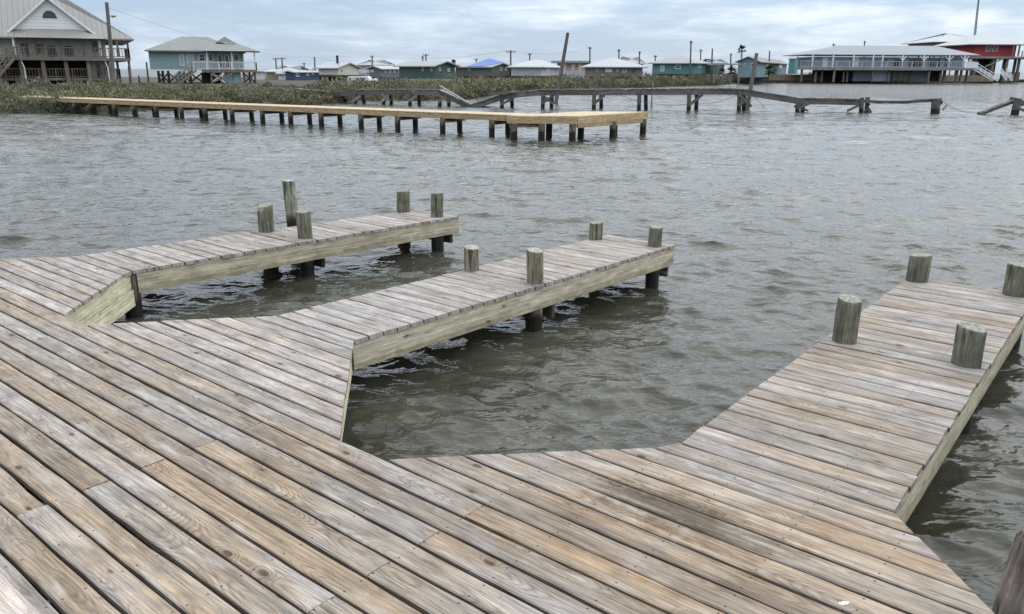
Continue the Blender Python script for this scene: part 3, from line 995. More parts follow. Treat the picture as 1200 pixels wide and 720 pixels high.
class House:
    """box house surveyed from picture bearings; corners M (nearest), L (left end), Rr (right end)"""
    def __init__(s, name, label, cat, xL, xM, D, yg, y1, y2, th=0.0, xR=None, depth=8.0, group=None):
        s.D = D
        M = Vector((pxx(xM, D), D, 0))
        t = R(th)
        s.da = Vector((math.cos(t), -math.sin(t), 0))      # left end -> near corner
        s.db = Vector((math.sin(t), math.cos(t), 0))       # near corner -> right/back end
        rL = pxx(xL, 1.0) if False else at(xL, 88, 1.0).x
        s.La = (M.x - rL * M.y) / (s.da.x + rL * (-s.da.y)) if abs(t) > 1e-6 else M.x - rL * M.y
        if xR is not None:
            rR = at(xR, 88, 1.0).x
            s.Lb = (rR * M.y - M.x) / (s.db.x - rR * s.db.y)
        else: s.Lb = depth
        s.M = M; s.L = M - s.da * s.La; s.Rr = M + s.db * s.Lb; s.B = s.L + s.db * s.Lb
        s.xL, s.xM, s.xR = xL, xM, xR
        s.zg = 0.45
        s.z1, s.z2 = zat(y1, D, xM), zat(y2, D, xM)
        s.cen = (s.L + s.Rr) / 2
        s.root = empty(name, (s.cen.x, s.cen.y, s.zg), label, cat, group)

    def P(s, face, t, off=0.0, z=0.0):
        if face == 'a': p = s.L.lerp(s.M, t) - s.db * off
        else: p = s.M.lerp(s.Rr, t) + s.da * off
        return Vector((p.x, p.y, z))

    def X(s, px, off=0.0, y=80.0):
        """where the bearing px meets the plane 'off' metres in front of face a"""
        d = at(px, y, 1.0); d = Vector((d.x, d.y, 0))
        o_ = s.M - s.db * off
        return d * (o_.dot(s.db) / d.dot(s.db))

    def XZ(s, px, py, off=0.0):
        p = s.X(px, off, py); p.z = zat(py, p.y, px); return p

    def turn(s):
        """lay the ridge along side b instead of side a"""
        s.L, s.M, s.Rr, s.B = s.M, s.Rr, s.B, s.L
        s.da, s.db = s.db, -s.da
        s.La, s.Lb = s.Lb, s.La

    def quad(s, ov=0.0, ova=None):
        oa = ov if ova is None else ova
        return [s.L - s.da * oa - s.db * ov, s.M + s.da * oa - s.db * ov, s.Rr + s.da * oa + s.db * ov, s.B - s.da * oa + s.db * ov]

    def wall(s, m_, gable_y=None, mb=None, name='wall'):
        mb = MB()
        q = s.quad()
        mb.prism(q, s.z1, s.z2)
        if gable_y is not None:
            zr = zat(gable_y, s.D, s.xM) - 0.12
            for a, b in ((q[1], q[2]), (q[3], q[0])):
                c = (a + b) / 2
                pts = [Vector((a.x, a.y, s.z2)), Vector((b.x, b.y, s.z2)), Vector((c.x, c.y, zr))]
                mb.face(pts, [(0, 0), (3, 0), (1.5, 2)])
        s.wallo = mb.build(name, m_, s.root)
        return s.wallo

    def roof(s, m_, yr, ov=0.5, inset=0.0, ye=None, ova=None, name='roof', insetR=None, drop=0.1, zr=None):
        """hip (inset > 0) or gable (inset = 0) solid roof, ridge along side a"""
        ze = s.z2 - drop + 0.12 if ye is None else zat(ye, s.D, s.xM)
        zr = zat(yr, s.D + s.Lb * 0.5 * s.db.y, s.xM) if zr is None else zr
        q = s.quad(ov, ova)
        iL = inset; iR = inset if insetR is None else insetR
        r0 = (q[0] + q[3]) / 2 + s.da * iL; r1 = (q[1] + q[2]) / 2 - s.da * iR
        T = 0.16
        E = [Vector((p.x, p.y, ze)) for p in q]; R0 = Vector((r0.x, r0.y, zr)); R1 = Vector((r1.x, r1.y, zr))
        El = [p - Vector((0, 0, T)) for p in E]; R0l = R0 - Vector((0, 0, T)); R1l = R1 - Vector((0, 0, T))
        mb = MB()
        La = (E[1] - E[0]).length; Lb = (E[2] - E[1]).length
        up_ = math.hypot(Lb / 2, zr - ze)
        mb.face([E[0], E[1], R1, R0], [(0, 0), (La, 0), (La - iR, up_), (iL, up_)])
        mb.face([E[2], E[3], R0, R1], [(0, 0), (La, 0), (La - iL, up_), (iR, up_)])
        mb.face([E[1], E[2], R1], [(0, 0), (Lb, 0), (Lb / 2, up_)])
        mb.face([E[3], E[0], R0], [(0, 0), (Lb, 0), (Lb / 2, up_)])
        mb.face([El[1], El[0], R0l, R1l]); mb.face([El[3], El[2], R1l, R0l])
        mb.face([El[2], El[1], R1l]); mb.face([El[0], El[3], R0l])
        if inset == 0 and iR == 0:
            # gable: drop the end triangles, close the edge bands instead
            mb.f = []; mb.v = []; mb.uv = []; mb.mi = []; mb.sd = []; mb.sm = []
            mb.face([E[0], E[1], R1, R0], [(0, 0), (La, 0), (La, up_), (0, up_)])
            mb.face([E[2], E[3], R0, R1], [(0, 0), (La, 0), (La, up_), (0, up_)])
            mb.face([El[1], El[0], R0l, R1l]); mb.face([El[3], El[2], R1l, R0l])
            for a, al, r, rl in ((E[0], El[0], R0, R0l), (E[3], El[3], R0, R0l), (E[1], El[1], R1, R1l), (E[2], El[2], R1, R1l)):
                mb.face([al, a, r, rl])
            mb.face([El[0], El[1], E[1], E[0]]); mb.face([El[2], El[3], E[3], E[2]])
        else:
            for i in range(4):
                j = (i + 1) % 4
                mb.face([El[i], El[j], E[j], E[i]])
        s.ze, s.zr, s.E, s.R0, s.R1 = ze, zr, E, R0, R1
        s.roofo = mb.build(name, m_, s.root)
        return s.roofo

    def tpx(s, face, px):
        if face == 'a': return (px - s.xL) / (s.xM - s.xL)
        return (px - s.xM) / (s.xR - s.xM)

    def opening(s, face, x0, x1, y0, y1, kind='window', frame=None, pane=None, off=0.0, parts=False):
        t0, t1 = s.tpx(face, x0), s.tpx(face, x1)
        p0, p1 = s.P(face, t0, 0.03 + off), s.P(face, t1, 0.03 + off)
        Dm = (p0.y + p1.y) / 2
        z0, z1 = zat(y1, Dm, s.xM), zat(y0, Dm, s.xM)
        frame = frame or WHITE; pane = pane or GLASS
        w_ = (p1 - p0).length
        fr = min(0.12, w_ * 0.2)
        d_ = (p1 - p0).normalized()
        a, b = p0 + d_ * fr / 2, p1 - d_ * fr / 2
        mb = MB()
        for q0, q1 in ((Vector((p0.x, p0.y, z0 + fr / 2)), Vector((p1.x, p1.y, z0 + fr / 2))), (Vector((p0.x, p0.y, z1 - fr / 2)), Vector((p1.x, p1.y, z1 - fr / 2)))):
            mb.beam(q0, q1, 0.10, fr)
        for q in (a, b):
            mb.beam((q.x, q.y, z0 + fr), (q.x, q.y, z1 - fr), fr, 0.10, upv=s.db if face == 'a' else s.da)
        if kind == 'window' and w_ > 0.9:
            mb.beam(Vector((p0.x, p0.y, (z0 + z1) / 2)) + d_ * fr, Vector((p1.x, p1.y, (z0 + z1) / 2)) - d_ * fr, 0.07, 0.05)
        fo = mb.build(kind, frame, s.root)
        mb = MB()
        c0, c1 = p0 + d_ * fr, p1 - d_ * fr
        mb.beam((c0.x, c0.y, (z0 + z1) / 2), (c1.x, c1.y, (z0 + z1) / 2), 0.04, (z1 - z0) - 2 * fr)
        mb.build('pane' if kind == 'window' else 'panel', pane, fo)
        return fo

    def stilts(s, na, nb, m_, w=0.28, zt=None, zb=0.1, extra=()):
        zt = s.z1 if zt is None else zt
        for i in range(na):
            for j in range(nb):
                p = s.L.lerp(s.M, (i + 0.03) / (na - 1 + 0.06)) + s.db * s.Lb * (0.03 + 0.94 * (j / max(nb - 1, 1)))
                mb = MB()
                mb.box(p.x, p.y, (zt + zb) / 2, w, w, zt - zb)
                mb.build('stilt', m_, s.root)

    def slab(s, name, m_, z, th, ovf=0.0, ovs=0.0, ovb=0.0, ovr=None):
        mb = MB()
        orr = ovs if ovr is None else ovr
        q = [s.L - s.da * ovs - s.db * ovf, s.M + s.da * orr - s.db * ovf, s.Rr + s.da * orr + s.db * ovb, s.B - s.da * ovs + s.db * ovb]
        mb.prism(q, z - th, z)
        return mb.build(name, m_, s.root)


def railing(root, pts, zf, h, m_, post=1.6, bal=0.32, name='railing', tw=0.1):
    mb = MB()
    for a, b in zip(pts[:-1], pts[1:]):
        a, b = Vector((a[0], a[1], zf)), Vector((b[0], b[1], zf))
        L = (b - a).length
        mb.beam(a + Vector((0, 0, h)), b + Vector((0, 0, h)), 0.10, tw)
        mb.beam(a + Vector((0, 0, 0.15)), b + Vector((0, 0, 0.15)), 0.06, 0.08)
        k = max(1, round(L / post))
        for i in range(k + 1):
            p = a.lerp(b, i / k); mb.box(p.x, p.y, zf + h / 2, 0.12, 0.12, h)
        if bal:
            k = int(L / bal)
            for i in range(k):
                p = a.lerp(b, (i + .5) / k); mb.box(p.x, p.y, zf + h / 2, 0.05, 0.05, h - 0.1)
    return mb.build(name, m_, root)


def stairs(root, top, bot, width, m_, rail_m, n_=10, name='staircase'):
    """top, bot: 3d centre points; treads between two stringers, with handrails"""
    top, bot = Vector(top), Vector(bot)
    d_ = bot - top; h = Vector((d_.x, d_.y, 0)).normalized(); sd__ = Vector((-h.y, h.x, 0))
    mb = MB()
    for s_ in (-1, 1):
        o_ = sd__ * width / 2 * s_
        mb.beam(top + o_, bot + o_, 0.08, 0.28)
    for i in range(n_):
        p = top.lerp(bot, (i + .5) / n_)
        mb.beam(p - sd__ * (width / 2 - .05), p + sd__ * (width / 2 - .05), 0.28, 0.05)
    o = mb.build(name, m_, root)
    mb = MB()
    for s_ in (-1, 1):
        o_ = sd__ * (width / 2 + .02) * s_
        mb.beam(top + o_ + Vector((0, 0, 1.0)), bot + o_ + Vector((0, 0, 1.0)), 0.08, 0.12)
        mb.beam(top + o_ + Vector((0, 0, 0.5)), bot + o_ + Vector((0, 0, 0.5)), 0.05, 0.08)
        k = 5
        for i in range(k + 1):
            p = top.lerp(bot, i / k) + o_
            mb.box(p.x, p.y, p.z + 0.5, 0.09, 0.09, 1.05)
    mb.build('handrail', rail_m, o)
    return o


# --- 1: the large house at the left
h = House('stilt_house', 'largest house at far left with grey hipped metal roof and white front gable', 'house', -75, 128, 97, 100, 68.3, 46.5, -28.0, depth=20, group='houses along the far shore')
XZ, X = h.XZ, h.X
V3 = lambda p, z: Vector((p.x, p.y, z))
h.wall(W_BEIGE)
h.roof(ROOFG, 0, ov=2.2, inset=12.5, ye=46.0, ova=3.0, zr=13.4)
zdk = h.z1
h.slab('upper_deck', BRNW, zdk, 0.32, ovf=2.2, ovs=2.4)
c0, c1, c2 = h.L - h.db * 2.1, h.M - h.db * 2.1 + h.da * 2.3, h.M + h.da * 2.3 + h.db * 6
railing(h.root, [c0, c1, c2], zdk, 1.05, BRNW, 1.7, 0.28)
# gable front with its own little roof
ap, bl, br = XZ(57, -3, .9), XZ(10, 37, .9), XZ(110, 39.5, .9)
bl.z = br.z = (bl.z + br.z) / 2
mid = (bl + br) / 2; ap = V3(mid, ap.z)
mb = MB()
mb.face([bl, br, ap]); mb.face([p + h.db * .25 for p in (br, bl, ap)])
g_o = mb.build('gable_wall', W_WHITE, h.root)
mb = MB()
c_ = V3(mid, zat(20.8, mid.y, 57)) - h.db * .04
pts = [c_ + h.da * (0.68 * math.cos(a)) + Vector((0, 0, 0.72 * math.sin(a))) for a in np.linspace(0, math.pi, 13)]
mb.face(pts[::-1]); mb.face([p + h.db * .03 for p in pts])
mb.beam(c_ - h.da * .75 + Vector((0, 0, -.03)), c_ + h.da * .75 + Vector((0, 0, -.03)), 0.05, 0.06)
mb.build('vent_window', GLASS, g_o)
mb = MB()
t_ = Vector((0, 0, 0.16)); f_ = h.db * -0.45; back = h.db * 9
for b_ in (bl, br):
    e_ = b_ + (b_ - ap).normalized() * 0.5
    mb.hexa([ap + f_, e_ + f_, e_ + back, ap + back, ap + f_ + t_, e_ + f_ + t_, e_ + back + t_, ap + back + t_])
mb.build('gable_roof', ROOFG, h.root)
mb = MB()
for b_ in (bl, br):
    e_ = b_ + (b_ - ap).normalized() * 0.5
    mb.beam(ap + h.db * -.5 - Vector((0, 0, .02)), e_ + h.db * -.5 - Vector((0, 0, .02)), 0.07, 0.24)
mb.build('gable_trim', WHITE, h.root)
# porch roof below the gable
e0, e1 = XZ(16, 43.8, 3.2), XZ(124, 45.6, 3.2)
e0.z = e1.z = (e0.z + e1.z) / 2
u0, u1 = XZ(36, 32.5, .6), XZ(86, 33.3, .6)
b0, b1 = e0 + h.db * 3, e1 + h.db * 3
mb = MB()
mb.face([e0, e1, u1, u0], [(0, 0), (10, 0), (8, 2), (2, 2)])
mb.face([b0, e0, u0], [(0, 0), (3, 0), (3, 2)]); mb.face([e1, b1, u1], [(0, 0), (3, 0), (0, 2)])
mb.face([b0, b1, e1, e0]); mb.face([b1, b0, u0, u1])
mb.build('porch_roof', ROOFG, h.root)
for px in (-20, 21, 45.5, 74, 101, 120.5, 141):
    p = X(px, 2.0)
    mb = MB(); mb.box(p.x, p.y, (zdk + h.z2) / 2 + .1, 0.18, 0.18, h.z2 - zdk - .05)
    mb.build('porch_post', WHITE if px in (21, 120.5) else BRNW, h.root)
p = c1 + h.db * .5
mb = MB(); mb.box(p.x, p.y, (zdk + h.z2) / 2, 0.18, 0.18, h.z2 - zdk); mb.build('porch_post', BRNW, h.root)
for (x0, x1, y0, y1) in ((30, 36, 52, 66), (48, 54, 53, 62), (60, 68, 54.5, 66), (80, 88, 54.5, 66), (113, 117, 50, 60), (-8, -3, 50, 66)):
    p0, p1 = X(x0, .05), X(x1, .05); z0, z1 = zat(y1, p0.y, 60), zat(y0, p0.y, 60); dd_ = h.da * .12
    mb = MB()
    for q in (p0, p1): mb.beam(V3(q, z0), V3(q, z1), .12, .12)
    for z in (z0, z1): mb.beam(V3(p0, z), V3(p1, z), .1, .12)
    fo = mb.build('window', BRNW, h.root)
    mb = MB(); mb.beam(V3(p0 + dd_, (z0 + z1) / 2), V3(p1 - dd_, (z0 + z1) / 2), .04, z1 - z0 - .2); mb.build('pane', GLASS, fo)
# lower level
zlo = zat(91.5, 95, 100)
h.slab('lower_deck', BRNW, zlo, 0.28, ovf=1.2, ovs=1.2)
railing(h.root, [h.L - h.db * 1.1, h.M - h.db * 1.1 + h.da * 1.1, h.M + h.da * 1.1 + h.db * 6], zlo, 1.0, BRNW, 1.7, 0.28)
def block(x0, x1, f0, f1, z0, z1, m_, name='lower_wall'):
    a, b = X(x0, -f0), X(x1, -f0)
    mb = MB(); mb.prism([a, b, b + h.db * (f1 - f0), a + h.db * (f1 - f0)], z0, z1)
    return mb.build(name, m_, h.root)
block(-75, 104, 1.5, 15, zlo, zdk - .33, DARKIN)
block(-75, 128, .4, 15, 0.2, zlo - .29, DARKIN, 'undercroft_dark_fill')  # dark block standing in for the shade under the lower deck
block(105, 128, .8, 13, zlo, zdk - .33, W_BEIGE)
block(113, 117.5, .72, .78, zlo, zlo + 2.0, GLASS, 'door')
for px in (-30, -3, 25, 51, 78, 104, 127):
    p = X(px, 1.6)
    mb = MB(); mb.tube((p.x, p.y, -0.2), (p.x, p.y, zdk - 0.33), 0.24, 0.22, 12)
    mb.build('stilt', OLDW if px > 110 else BRNW, h.root)
for p in (c1 + h.db * .6 - h.da * .1, h.M + h.da * 1.0 - h.db * .6):
    mb = MB(); mb.box(p.x, p.y, zdk / 2 - .1, 0.2, 0.2, zdk - 0.45); mb.build('stilt', BRNW, h.root)
for px in (28.5, 126.5):
    p = X(px, 1.95)
    mb = MB()
    mb.tube(V3(p - h.da * .25, zdk - 0.2), V3(p, zdk - 1.1), 0.07); mb.tube(V3(p, zdk - 1.1), V3(p, 0.5), 0.07)
    mb.build('downpipe', WHITE, h.root)
stairs(h.root, V3(X(19, 3.0), zdk - .1), V3(X(-12, 3.0), zlo - .6), 1.2, BRNW, BRNW, 12)

# --- 2: teal house on braced stilts
h = House('stilt_house', 'pale teal house on cross braced stilts with white porch railing, beside the largest house', 'house', 177, 286, 122, 100, 82.0, 61.5, -17.0, depth=10, group='houses along the far shore')
XZ, X = h.XZ, h.X
h.wall(W_TEAL)
h.roof(ROOFS, 43.0, ov=1.0, inset=4.6, ye=60.2, ova=0.35, insetR=5.2, zr=zat(43.0, 124, 240))
zf, ze = h.z1, h.ze
pA, pB = X(236, 2.2), X(301, 2.2)
mb = MB(); mb.prism([pA, pB, pB + h.db * 9, pA + h.db * 9], zf - 0.35, zf - 0.01)
mb.build('porch_deck', BRNW, h.root)
# porch roof: low hip towards the viewer and right, with a gablet
mb = MB()
a0, a1 = V3(X(239, 2.9), ze - .05), V3(X(306, 2.9), ze - .05)
t0, t1 = XZ(252, 51.0, -1.6), XZ(278, 51.0, -1.6)
t0.z = t1.z = (t0.z + t1.z) / 2
k0, k1 = a0 + h.db * 4.2, a1 + h.db * 10.5
mb.face([a0, a1, t1, t0]); mb.face([a1, k1, t1]); mb.face([a1, a0, k0, k1])
mb.face([k0, a0, t0]); mb.face([t0, t1, k1, k0])
mb.build('porch_roof', ROOFS, h.root)
mb = MB()
g0, g1, g2 = XZ(252.5, 49.8, -1.2), XZ(276.5, 50.8, -1.2), XZ(263, 43.0, -1.6)
bk2 = h.db * 3.4
mb.face([g0, g1, g2]); mb.face([g0, g2, g2 + bk2, g0 + bk2]); mb.face([g2, g1, g1 + bk2, g2 + bk2])
mb.build('gablet', ROOFS, h.root)
railing(h.root, [pA - h.da * 1.0 + h.db * .1, pB - h.da * .05 + h.db * .1, pB - h.da * .05 + h.db * 8.5], zf, 1.05, WHITE, 1.9, 0.22)
for px in (244, 273, 299.5):
    p = X(px, 2.0); mb = MB(); mb.box(p.x, p.y, (zf + ze) / 2 - .1, 0.17, 0.17, ze - zf); mb.build('porch_post', WHITE, h.root)
for (x0, x1, y0, y1, k) in ((211.5, 217, 64, 78, 'door'), (220, 228, 64.5, 79, 'door'), (234, 242, 63.5, 72.5, 'window'), (245.5, 251, 63, 72.5, 'window'), (256, 262, 64, 80, 'window'), (264.5, 270, 64, 80, 'window'), (275, 282, 63.5, 72, 'window')):
    h.opening('a', x0, x1, y0, y1, k, WHITE, GLASS if k == 'window' else W_LGREY)
for (px, off) in ((185, -.3), (196.5, -.3), (210, -.3), (222, -.3), (247, 1.8), (258, 1.8), (285, 1.8), (298, 1.8), (190, -8), (215, -8), (240, -8), (292, -7)):
    p = X(px, off); mb = MB(); mb.box(p.x, p.y, zf / 2, 0.28, 0.28, zf - 0.35)
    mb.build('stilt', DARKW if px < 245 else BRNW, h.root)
for (x0, x1, off, mm) in ((185, 196.5, 0, DARKW), (196.5, 210, 0, DARKW), (210, 222, 0, DARKW), (222, 236, 0, DARKW), (247, 262, 2.1, WHITE), (247, 272, 2.3, OLDTOP), (285, 298, 2.1, DARKW)):
    p0, p1 = X(x0, off), X(x1, off); q_ = h.db * -.12
    mb = MB()
    mb.beam(V3(p0, 0.7), V3(p1, zf - .5), 0.08, 0.22); mb.beam(V3(p0 + q_, zf - .5), V3(p1 + q_, 0.7), 0.08, 0.22)
    mb.build('cross_brace', mm, h.root)
stairs(h.root, V3(X(227, 2.7), zf - .1), V3(X(205, 4.0), 0.6), 1.4, BRNW, OLDTOP, 11)
block(235, 258, .5, 5, 0.6, zf - .4, DARKIN, 'undercroft_dark_fill')
sh_o = block(260.5, 281, -1.4, 1.5, 0.2, zf - .37, W_TEAL, 'storage_closet')
p = X(272, 1.43); mb = MB(); mb.box(p.x, p.y, zf / 2, 0.07, 0.07, zf - 1.0); mb.build('door_seam', BRNW, sh_o)


# --- generic houses in the row behind
def simple(label, xL, xM, D, yg, y1, y2, yr, wallm, roofm, th=0, xR=None, depth=7, inset=0.0, ov=0.5, wins=(), gable=False, stm=None, nst=(5, 2), group=None, name='stilt_house', beam=True, ridge_b=False):
    h = House(name, label, 'house', xL, xM, D, yg, y1, y2, th, xR, depth, group or 'houses along the far shore')
    zr = zat(yr, D + 2, xM)
    if ridge_b: h.turn()
    h.wall(wallm, yr if gable else None)
    h.roof(roofm, yr, ov, inset, drop=0.05, zr=zr if ridge_b else None)
    if ridge_b:
        for _ in range(3): h.turn()
    if stm:
        h.stilts(nst[0], nst[1], stm)
        if beam: h.slab('floor_beam', stm, h.z1 - .01, 0.3, 0.02, 0.02, 0.02)
    for wdef in wins:
        h.opening(wdef[0], *wdef[1:5], *(wdef[5:]))
    return h


simple('small white gabled shed just right of the teal stilt house', 296, 310, 165, 96, 95, 84, 82.7, W_WHITE, ROOFP, 20, 318, inset=0, gable=True, wins=(), stm=DARKW, nst=(3, 2), name='shed')
h = simple('small tan gabled cottage with a pale roof between the white shed and the navy house', 313, 327, 160, 96, 94, 84.5, 81.6, W_TAN, ROOFW, 0, depth=7, inset=0, stm=DARKW, nst=(3, 2), name='cottage', gable=True)
h = simple('tiny white cottage wall with pale pink roof squeezed beside the navy house', 326, 334, 158, 96, 94, 86.8, 82, W_WHITE, ROOFP, 0, depth=6, inset=0, stm=DARKW, nst=(3, 2), name='cottage')
simple('navy blue house with white roof and white trimmed windows at the left of the row', 334.5, 344, 155, 99, 98.5, 85, 83, W_NAVY, ROOFW, 28, 374, inset=0, ov=0.4, ridge_b=True, wins=(('b', 346.5, 350, 86, 90), ('b', 358.5, 361.5, 85.5, 88.5), ('b', 365, 367.5, 86.5, 89)), gable=True)
simple('white hip roofed house rising behind the tan cottage', 322, 350, 195, 92, 92, 83.5, 76.5, W_WHITE, ROOFW, 0, depth=10, inset=6, ov=0.8)
h = simple('cream house with bright white roof on dark stilts above parked campers', 374, 396, 140, 97, 88, 80.3, 73.3, W_CREAM, ROOFW, 30, 421, inset=0, ov=0.5, gable=True, stm=DARKW, nst=(5, 3),
           wins=(('a', 377, 379.5, 81.5, 85), ('a', 383.5, 385.5, 81, 83.5), ('a', 390, 394, 81, 84), ('b', 399, 402, 81, 85)))
h.slab('porch_deck', DARKW, h.z1 - .02, 0.35, 1.6, 0.6, 0.2)
mb = MB(); q = h.P('b', 0.42, -2, 0); mb.box(q.x, q.y, zat(71, 140, 405), 0.35, 0.35, 1.7); mb.build('chimney', DARKIN, h.roofo)
simple('far grey hip roofed house rising behind the cream house', 419, 456, 210, 90, 88, 76.8, 70.3, W_WHITE, ROOFP, 0, depth=12, inset=7, ov=0.8, wins=(('a', 425, 428, 78, 80.5),))
simple('slate blue gabled house with white roof left of the dark green house', 432.5, 446.5, 150, 95, 91, 81.2, 77.2, W_SLATE, ROOFW, 28, 469, inset=0, ov=0.5, gable=True, ridge_b=True, stm=DARKW, nst=(3, 3),
       wins=(('b', 450.5, 452.5, 82.3, 85), ('b', 455.5, 458, 82.3, 85), ('b', 460.5, 463, 82.3, 85), ('b', 466, 468, 82.5, 85), ('a', 434, 438, 82, 85, 'window', WHITE, PALEGL)))
simple('dark green house with grey roof and a lighter gable end on its right', 468, 509, 130, 96, 93, 78, 71.6, W_DGREEN, ROOFP, 38, 533, inset=0, ov=0.7, gable=True,
       wins=(('a', 495, 497, 79, 83.5), ('a', 505, 507, 79, 83.5), ('b', 514, 516, 79, 83.5), ('b', 524.5, 527, 80, 84)))
h = simple('grey green house with blue tarp over its roof ridge', 534, 575.5, 135, 95, 89.5, 79, 73.4, W_GREYG, ROOFP, 38, 597.5, inset=0, ov=0.6, gable=True, stm=DARKW, nst=(6, 3),
           wins=(('b', 586, 588, 79.5, 83), ('b', 591.5, 593.5, 79.5, 83), ('a', 549, 551.5, 80, 83)))
# tarp draped over the ridge: a sheet following both slopes, a few centimetres above
mb = MB()
up3 = Vector((0, 0, 0.05))
r0, r1 = h.R0.lerp(h.R1, 0.38) + up3, h.R0.lerp(h.R1, 0.985) + up3
e0, e1 = h.E[0].lerp(h.E[1], 0.40) + up3, h.E[0].lerp(h.E[1], 0.80) + up3
mb.face([e0, e1, r1, r0]); k0, k1 = h.E[3].lerp(h.E[2], 0.5) + up3, h.E[3].lerp(h.E[2], 0.98) + up3
pk = r0.lerp(r1, 0.45) + Vector((0, 2.5, 0.62))
mb.face([r0, r1, pk]); mb.face([k1, k0, pk]); mb.face([k0, r0, pk]); mb.face([r1, k1, pk])
mb.build('tarp', TARP, h.roofo)
simple('light grey house with white roof right of the tarp covered house', 599, 634, 130, 95, 89.2, 79, 70.5, W_LGREY, ROOFW, 12, 655, depth=9, inset=2.2, ov=0.6, stm=DARKW, nst=(6, 2),
       wins=(('a', 604.5, 607, 80, 83.5), ('a', 619.5, 622, 80, 83), ('a', 628, 630.5, 80, 83), ('b', 640, 643, 81, 84)))
# pink row houses
h = House('row_house', 'salmon pink row house with flat roofs and dark gaps far behind the leaning pole', 'house', 655, 691, 225, 92, 91, 74, 0, depth=10)
h.wall(W_PINK)
mb = MB()
for x0, x1 in ((648, 663), (664, 671), (672, 679), (680, 692)):
    a, b = pxx(x0, 224, 80), pxx(x1, 224, 80)
    mb.prism([(a, 223.6), (b, 223.6), (b, 236), (a, 236)], h.z2 + .01, h.z2 + .55)
mb.build('roof', ROOFP, h.root)
for x0, x1 in ((657, 661), (666.5, 668), (674.5, 676), (681.5, 686)):
    h.opening('a', x0, x1, 76, 79.5, 'window', W_PINK, GLASS)
for px in (662, 672, 680):
    mb = MB(); mb.box(pxx(px, 224, 80), 224.9, (h.z1 + h.z2) / 2, 0.7, 0.3, h.z2 - h.z1); mb.build('wall_panel', W_CREAM, h.root)
mb = MB(); a, b = at(664, 88, 160), at(686, 88, 160)
mb.beam((a.x, 160, 1.5), (b.x, 160, 1.5), 0.1, 2.0)
for i in range(6):
    p = a.lerp(b, i / 5); mb.box(p.x, 159.9, 1.5, 0.15, 0.15, 2.2)
o = mb.build('fence', W_LGREY); tag(o, 'pale grey fence between the light grey house and the pyramid roofed house', 'fence')
simple('taupe house with broad white pyramid roof in the middle of the row', 692, 752, 140, 95, 90, 79, 67.5, W_TAUPE, ROOFW, 0, depth=11, inset=5.2, ov=0.9, stm=DARKW, nst=(6, 2),
       wins=(('a', 698, 701, 81, 84), ('a', 709, 717, 81, 85, 'window', WHITE, W_WHITE), ('a', 722, 725, 81, 84), ('a', 729, 734, 81.5, 85), ('a', 740, 744, 81, 86, 'window', BRNW, GLASS)))
simple('far grey roofed house just behind the pyramid roofed house', 729, 753, 200, 92, 90, 75, 66.5, W_TAUPE, ROOFP, 0, depth=10, inset=5, ov=0.6)
h = simple('turquoise house with pale hipped roof on dark stilts', 764, 813.5, 158, 94, 87, 74.4, 65.6, W_TURQ, ROOFP, 33, 826, depth=8, inset=4.0, ov=0.8, stm=DARKW, nst=(6, 2),
           wins=(('a', 774, 778.5, 77, 84, 'window', WHITE, PALEGL), ('a', 791, 797.5, 76, 81), ('b', 817.5, 821, 75.5, 79.5, 'window', WHITE, PALEGL)))
mb = MB(); q0, q1 = h.P('b', 1.0, 0.05), h.P('b', 1.0, 2.2)
mb.prism([(q0.x, q0.y), (q1.x, q1.y), (q1.x + h.db.x * 3, q1.y + h.db.y * 3), (q0.x + h.db.x * 3, q0.y + h.db.y * 3)], h.z1, h.z2 - .15)
mb.build('porch', W_DGREEN, h.root)
simple('small grey roof of a far house right of the turquoise house', 832, 848, 190, 92, 88, 74.6, 69, W_GREYG, ROOFB, 0, depth=9, inset=4, ov=0.6)
# open carport
cpt = empty('carport', (pxx(850, 150), 150, 0.4), 'open carport with thin flat roof between the turquoise and the soft blue houses', 'carport')
mb = MB(); a, b = pxx(834, 150), pxx(866, 150)
mb.prism([(a, 149), (b, 149), (b, 154), (a, 154)], zat(76.2, 150, 850), zat(74.6, 150, 850)); mb.build('roof', ROOFP, cpt)
for px in (836, 846, 856, 865):
    mb = MB(); mb.box(pxx(px, 150), 149.5, zat(76.2, 150, 850) / 2 + .2, 0.2, 0.2, zat(76.2, 150, 850) - .4); mb.build('post', OLDTOP, cpt)
simple('soft blue house with left gable and grey roof behind the tall tan fence', 864, 887, 168, 95, 91, 73, 66.3, W_SEAF, ROOFS, 24, 921, inset=0, ov=0.6, ridge_b=True, gable=True,
       wins=(('a', 871, 873, 74.5, 78), ('a', 879, 882, 74, 79), ('b', 910, 914, 76, 80, 'window', WHITE, PALEGL), ('b', 895, 898, 76, 80)), name='bungalow')
simple('tall narrow teal shed with a pale right side beside the long house', 923, 930, 172, 95, 87, 69, 66, W_TURQ, ROOFP, 35, 934, inset=0, ov=0.2, gable=True, name='shed')

